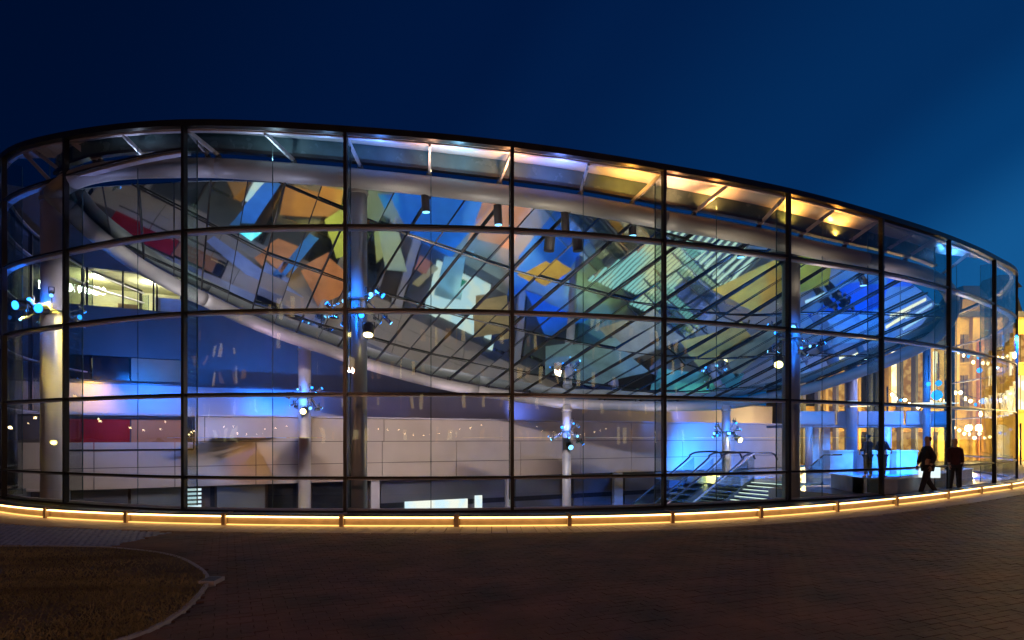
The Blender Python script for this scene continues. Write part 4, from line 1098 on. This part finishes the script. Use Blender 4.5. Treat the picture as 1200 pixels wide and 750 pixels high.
# coloured spots added on basement floor and wall to tint the roof reflections
def pool(px_, py_, col, e, size=55):
    k, P = bounce(px_, py_); size *= .72
    if k == 'wall' and P.z > -3: e *= .12
    src = Vector((P.x*.9, P.y-4 if k == 'floor' else P.y-6, 1.5))
    spot(src, P, col, e*(2.6 if col[2] > 2.5*col[0] else 9), size, .9, .08)
O_, Y_, A_, S_, T_ = (1, .5, .12), (1, .72, .1), (.05, .3, 1), (1, .5, .25), (.15, .8, .8)
for a in ((362, 232, O_, 1500, 42), (385, 255, Y_, 500, 34), (300, 225, O_, 700, 30), (238, 245, Y_, 600, 24), (432, 240, (.7, .9, .2), 700, 34), (455, 290, Y_, 300, 25),
          (520, 242, A_, 1500, 55), (480, 285, A_, 500, 45), (588, 262, S_, 1500, 38), (545, 318, (.3, .75, 1), 900, 34), (650, 275, A_, 2200, 48), (640, 345, A_, 900, 42),
          (742, 268, O_, 1600, 36), (705, 300, Y_, 600, 30), (335, 318, O_, 700, 28), (390, 300, Y_, 400, 24), (300, 285, A_, 500, 30), (560, 345, (1, .75, .4), 400, 30), (700, 400, T_, 500, 40), (610, 300, S_, 700, 30), (770, 300, O_, 900, 40), (800, 350, Y_, 700, 44), (700, 330, (.6, .9, .3), 700, 40), (560, 380, (.8, .8, .4), 400, 40)):
    pool(*a)
def deckpool(px_, py_, col, e, size, fz):
    P = roof_hit(px_, py_); d = Vector(((px_-600)/F, 1, (HY-py_)/F)); n = roof_n(P.x, P.y); r = d-2*d.dot(n)*n; Q = P+r*((fz-P.z)/r.z)
    spot(Q+Vector((-.6, -1.2, 3.2)), Q, col, e, size, .6, .08)
deckpool(890, 330, (1, .55, .12), 1300, 75, 1.5); deckpool(945, 318, (1, .7, .15), 1300, 60, 1.5); deckpool(880, 405, (1, .7, .3), 500, 60, 1.5)  # warm spots added on the mirrored sheets
for a in ((975, 355, 2200), (1015, 345, 2200), (1060, 340, 1800), (1000, 400, 800)): deckpool(a[0], a[1], A_, a[2]*.45, 80, 0)
# blue spill round each cluster
for c, e in ((c0, 60), (c1, 50), (c2, 90), (c3, 60), (c4, 60), (c5, 50)):
    spot(c+Vector((0, -.75, .15)), c+Vector((0, .4, .1)), BL, e, 150, .9, .05)

# ================================================================== PEOPLE
def person(loc, h, face, label, coat, stride=.0, cat='person', armbend=0):
    """skinned figure; face = heading angle; loc on the ground"""
    root = thing('person', loc, label, cat)
    s = h/1.75; R = Matrix.Rotation(face, 3, 'Z')
    def V(x, y, z): return tuple(R @ Vector((x*s, y*s, z*s)))
    def skin(name, verts, edges, mt, sub=1):
        me = bpy.data.meshes.new(name); me.from_pydata([V(*v[:3]) for v in verts], edges, []); me.materials.append(mt)
        o = bpy.data.objects.new(name, me); C.objects.link(o); o.parent = root
        md = o.modifiers.new('skin', 'SKIN'); md.use_smooth_shade = True
        for i, v in enumerate(verts):
            me.skin_vertices[0].data[i].radius = (v[3]*s, (v[4] if len(v) > 4 else v[3])*s); me.skin_vertices[0].data[i].use_root = (i == 0)
        sm = o.modifiers.new('sub', 'SUBSURF'); sm.levels = sub; sm.render_levels = 2
        return o
    st_ = stride
    body = [(0, 0, .95, .13, .10), (0, 0, 1.15, .125, .095), (0, 0, 1.32, .115, .085), (0, 0, 1.45, .06, .055), (0, 0, 1.54, .05), (0, .005, 1.6, .062, .07), (0, .01, 1.68, .075, .092), (0, 0, 1.735, .05, .06),
            (-.17, 0, 1.40, .062), (-.22, -.05-.1*st_, 1.15, .05), (-.21, .05+armbend*.15-.1*st_, .92+armbend*.15, .036), (.17, 0, 1.40, .062), (.22, .05+.1*st_, 1.15, .05), (.21, .12+armbend*.1+.1*st_, .92+armbend*.2, .036),
            (-.09, 0, .88, .095), (-.10, .12*st_, .50, .065), (-.10, .28*st_-.02, .1, .045), (-.10, .28*st_+.12, .035, .035, .04),
            (.09, 0, .88, .095), (.10, -.02*st_, .50, .065), (.10, -.3*st_-.02, .1, .045), (.10, -.3*st_+.12, .035, .035, .04)]
    ed = [(0, 1), (1, 2), (2, 3), (3, 4), (4, 5), (5, 6), (6, 7), (2, 8), (8, 9), (9, 10), (2, 11), (11, 12), (12, 13), (0, 14), (14, 15), (15, 16), (16, 17), (0, 18), (18, 19), (19, 20), (20, 21)]
    skin('body', body, ed, M_skin)
    skin('trousers', [(0, 0, .93, .15, .12), (-.09, 0, .86, .11), (-.10, .12*st_, .50, .08), (-.10, .28*st_-.02, .12, .062), (.09, 0, .86, .11), (.10, -.02*st_, .50, .08), (.10, -.3*st_-.02, .12, .062)],
         [(0, 1), (1, 2), (2, 3), (0, 4), (4, 5), (5, 6)], M_cloth)
    skin('coat', [(0, 0, .82, .19, .15), (0, 0, 1.0, .17, .135), (0, 0, 1.2, .16, .125), (0, 0, 1.36, .13, .10), (0, 0, 1.47, .075, .07),
                  (-.17, 0, 1.385, .072), (-.225, -.05-.1*st_, 1.15, .066), (-.21, .04+armbend*.14-.1*st_, .96+armbend*.13, .052), (.17, 0, 1.385, .072), (.225, .05+.1*st_, 1.15, .066), (.21, .11+armbend*.09+.1*st_, .96+armbend*.18, .052)],
         [(0, 1), (1, 2), (2, 3), (3, 4), (3, 5), (5, 6), (6, 7), (3, 8), (8, 9), (9, 10)], coat)
    skin('hair', [(0, -.02, 1.715, .085, .095), (0, -.055, 1.65, .075, .05), (0, -.06, 1.58, .055, .035)], [(0, 1), (1, 2)], M_hair)
    for sx in (-1, 1):
        skin('shoe', [(sx*.1, (.28 if sx < 0 else -.3)*st_-.05, .04, .045, .04), (sx*.1, (.28 if sx < 0 else -.3)*st_+.14, .03, .045, .03)], [(0, 1)], M_black)
    # hands with five fingers
    for sx, (hx, hy, hz) in ((-1, (-.21, .05+armbend*.15-.1*st_, .92+armbend*.15)), (1, (.21, .12+armbend*.1+.1*st_, .92+armbend*.2))):
        vs = [(hx, hy, hz, .03, .025), (hx, hy+.01, hz-.06, .035, .02)]; es = [(0, 1)]
        for k in range(4):
            b_ = len(vs); vs += [(hx, hy-.025+.018*k, hz-.10, .009), (hx-sx*.01, hy-.025+.019*k+.008, hz-.14, .008), (hx-sx*.025, hy-.02+.019*k+.012, hz-.165+.004*abs(k-1), .007)]
            es += [(1, b_), (b_, b_+1), (b_+1, b_+2)]
        b_ = len(vs); vs += [(hx-sx*.02, hy+.045, hz-.06, .01), (hx-sx*.03, hy+.06, hz-.095, .009)]; es += [(0, b_), (b_, b_+1)]
        skin('hand', vs, es, M_skin)
    return root
p = gnd(1087, 583.5); person((p.x, p.y, -.004), 1.66, 1.2, 'person in a dark coat walking between plinth and glass, left one of the two outside', M_cloth, .8)
p = gnd(1119, 578.5); person((p.x, p.y, -.004), 1.6, 2.9, 'person in a maroon coat between plinth and glass, right one of the two outside', M_cloth2, .3)
p = gnd(1017, 560); person((p.x, p.y, 0), 1.75, .3, 'person in dark clothes leaning by the ticket gate inside the lobby', M_cloth, .1, armbend=1)
p = gnd(1034, 560); person((p.x, p.y, 0), 1.75, -1.2, 'person in dark clothes half hidden by the mullion inside the lobby', M_cloth, .1, armbend=1)

# ================================================================== STREET BEHIND AND BESIDE THE CAMERA (mirrored in the glass)
M_hb = [mat('house_brick_red', (.16, .06, .04), .8, scale=2), mat('house_brick_brown', (.12, .07, .05), .8, scale=2), mat('house_plaster', (.3, .28, .24), .8, scale=2)]
def house(x, y, w, h, rot, lab, lit):
    t_ = thing('town_house', (x, y, 0), lab, 'house', 'houses across the square')
    R = Matrix.Rotation(rot, 3, 'Z'); o0 = Vector((x, y, 0)); ux = R@Vector((1, 0, 0)); uy = R@Vector((0, 1, 0))
    m = MB(); m.box(o0+Vector((0, 0, h/2)), w/2, 5, h/2, ux, uy); m.build('wall', random.choice(M_hb), t_)
    m = MB(); a = [o0+ux*sx*w/2+uy*sy*5+Vector((0, 0, h)) for sx, sy in ((-1, -1), (1, -1), (1, 1), (-1, 1))]; r0 = o0-ux*w/2+Vector((0, 0, h+2.5)); r1 = o0+ux*w/2+Vector((0, 0, h+2.5))
    i = len(m.v); m.v += [tuple(q) for q in a+[r0, r1]]; m.f += [(0, 1, 5, 4), (2, 3, 4, 5), (1, 2, 5), (3, 0, 4), (3, 2, 1, 0)]; m.build('roof', M_slate, t_)
    nw = max(4, int(w/.95)); nf = int(h/3.2)
    for f in range(nf):
        for k in range(nw):
            cc = o0+uy*5.0+ux*((k+.5)/nw-.5)*w*.92+Vector((0, 0, 1.9+f*3.1))
            mt = random.choice((M_winA, M_winB)) if random.random() < lit else M_dkwin
            if random.random() > .75: continue
            m = MB(); m.box(cc+uy*.03+ux*random.uniform(-.1, .1), random.uniform(.12, .24), .04, random.uniform(.4, .9), ux, uy); wdw = m.build('window', mt, t_)
M_winA = emitter('far_window_warm', (1, .6, .16), 3.5, (1, .85, .45), 2.5); M_winB = emitter('far_window_amber', (1, .5, .12), 1.8, (.6, .3, .1), 1.5)
x = -75; k = 0
names = ['leftmost', 'second', 'third', 'fourth', 'fifth', 'sixth', 'seventh', 'eighth', 'ninth', 'tenth', 'eleventh', 'twelfth', 'thirteenth', 'fourteenth', 'fifteenth']
while x < 70 and k < 12:
    w = random.uniform(9, 14); house(x+w/2, -38, w, random.uniform(12, 18), 0, 'brick town house across the square behind the viewer, %s of the row' % names[k], .6); x += w+.3; k += 1
# strings of bulbs added behind the viewer to mirror as sparkle in the glass
for (yy_, x0, x1, lab) in ((-24, -40, -22, 'festoon of warm bulbs added behind the viewer, left length'), (-25, -12, 6, 'festoon of warm bulbs added behind the viewer, middle length'), (-24, 14, 34, 'festoon of warm bulbs added behind the viewer, right length')):
    t_ = thing('light_festoon', (x0, yy_, 0), lab, 'string lights')
    for xx in (x0, x1): MB().tube([(xx, yy_, 0), (xx, yy_, 3)], .05, 8).build('pole', M_black, t_)
    cab = [(x0+(x1-x0)*k/22, yy_+random.uniform(-.3, .3), 2.9-.9*math.sin(math.pi*k/22)) for k in range(23)]
    MB().tube(cab, .012, 5).build('cable', M_black, t_)
    for (a, b, c) in cab[1:-1]: MB().tube([(a, b, c-.04), (a, b, c-.1), (a, b, c-.17)], [.03, .06, .03], 8).build('bulb', M_bulb, t_)
for (q, x, y0, y1, lab) in ((0, -33, -2, 14, 'festoon of warm bulbs left of the square, nearer length'), (1, -34, 14.6, 32, 'festoon of warm bulbs left of the square, farther length')):
    t_ = thing('light_festoon', (x, y0, 0), lab, 'string lights')
    for yy in (y0, y1): MB().tube([(x, yy, 0), (x, yy, 3.2)], .05, 8).build('pole', M_black, t_)
    cab = [(x, y0+(y1-y0)*k/16, 3.1-.9*math.sin(math.pi*k/16)) for k in range(17)]
    MB().tube(cab, .012, 5).build('cable', M_black, t_)
    for (a, b, c) in cab[1:-1]: MB().tube([(a, b, c-.04), (a, b, c-.1), (a, b, c-.17)], [.03, .07, .03], 8).build('bulb', M_bulb, t_)
# street lamps added unseen behind the camera to light the bricks a little
for (x, y, lab) in ((-9, -7, 'tall black street lamp added behind the viewer on the left'), (11, -6, 'tall black street lamp added behind the viewer on the right')):
    t_ = thing('added_street_lamp', (x, y, 0), lab, 'street lamp', 'added street lamps on the square')
    MB().tube([(x, y, 0), (x, y, 1), (x, y, 5.4)], [.1, .07, .045], 10).build('pole', M_black, t_)
    MB().tube([(x, y, 5.4), (x, y, 5.5), (x, y, 5.85), (x, y, 5.95)], [.08, .2, .24, .05], 12).build('lantern', emitter('lantern_glow', (1, .7, .4), 6), t_)
    MB().tube([(x, y, 5.96), (x, y, 6.05)], [.26, .05], 12).build('cap', M_black, t_)
    point((x, y, 5.3), (1, .42, .24), 1900, .2)
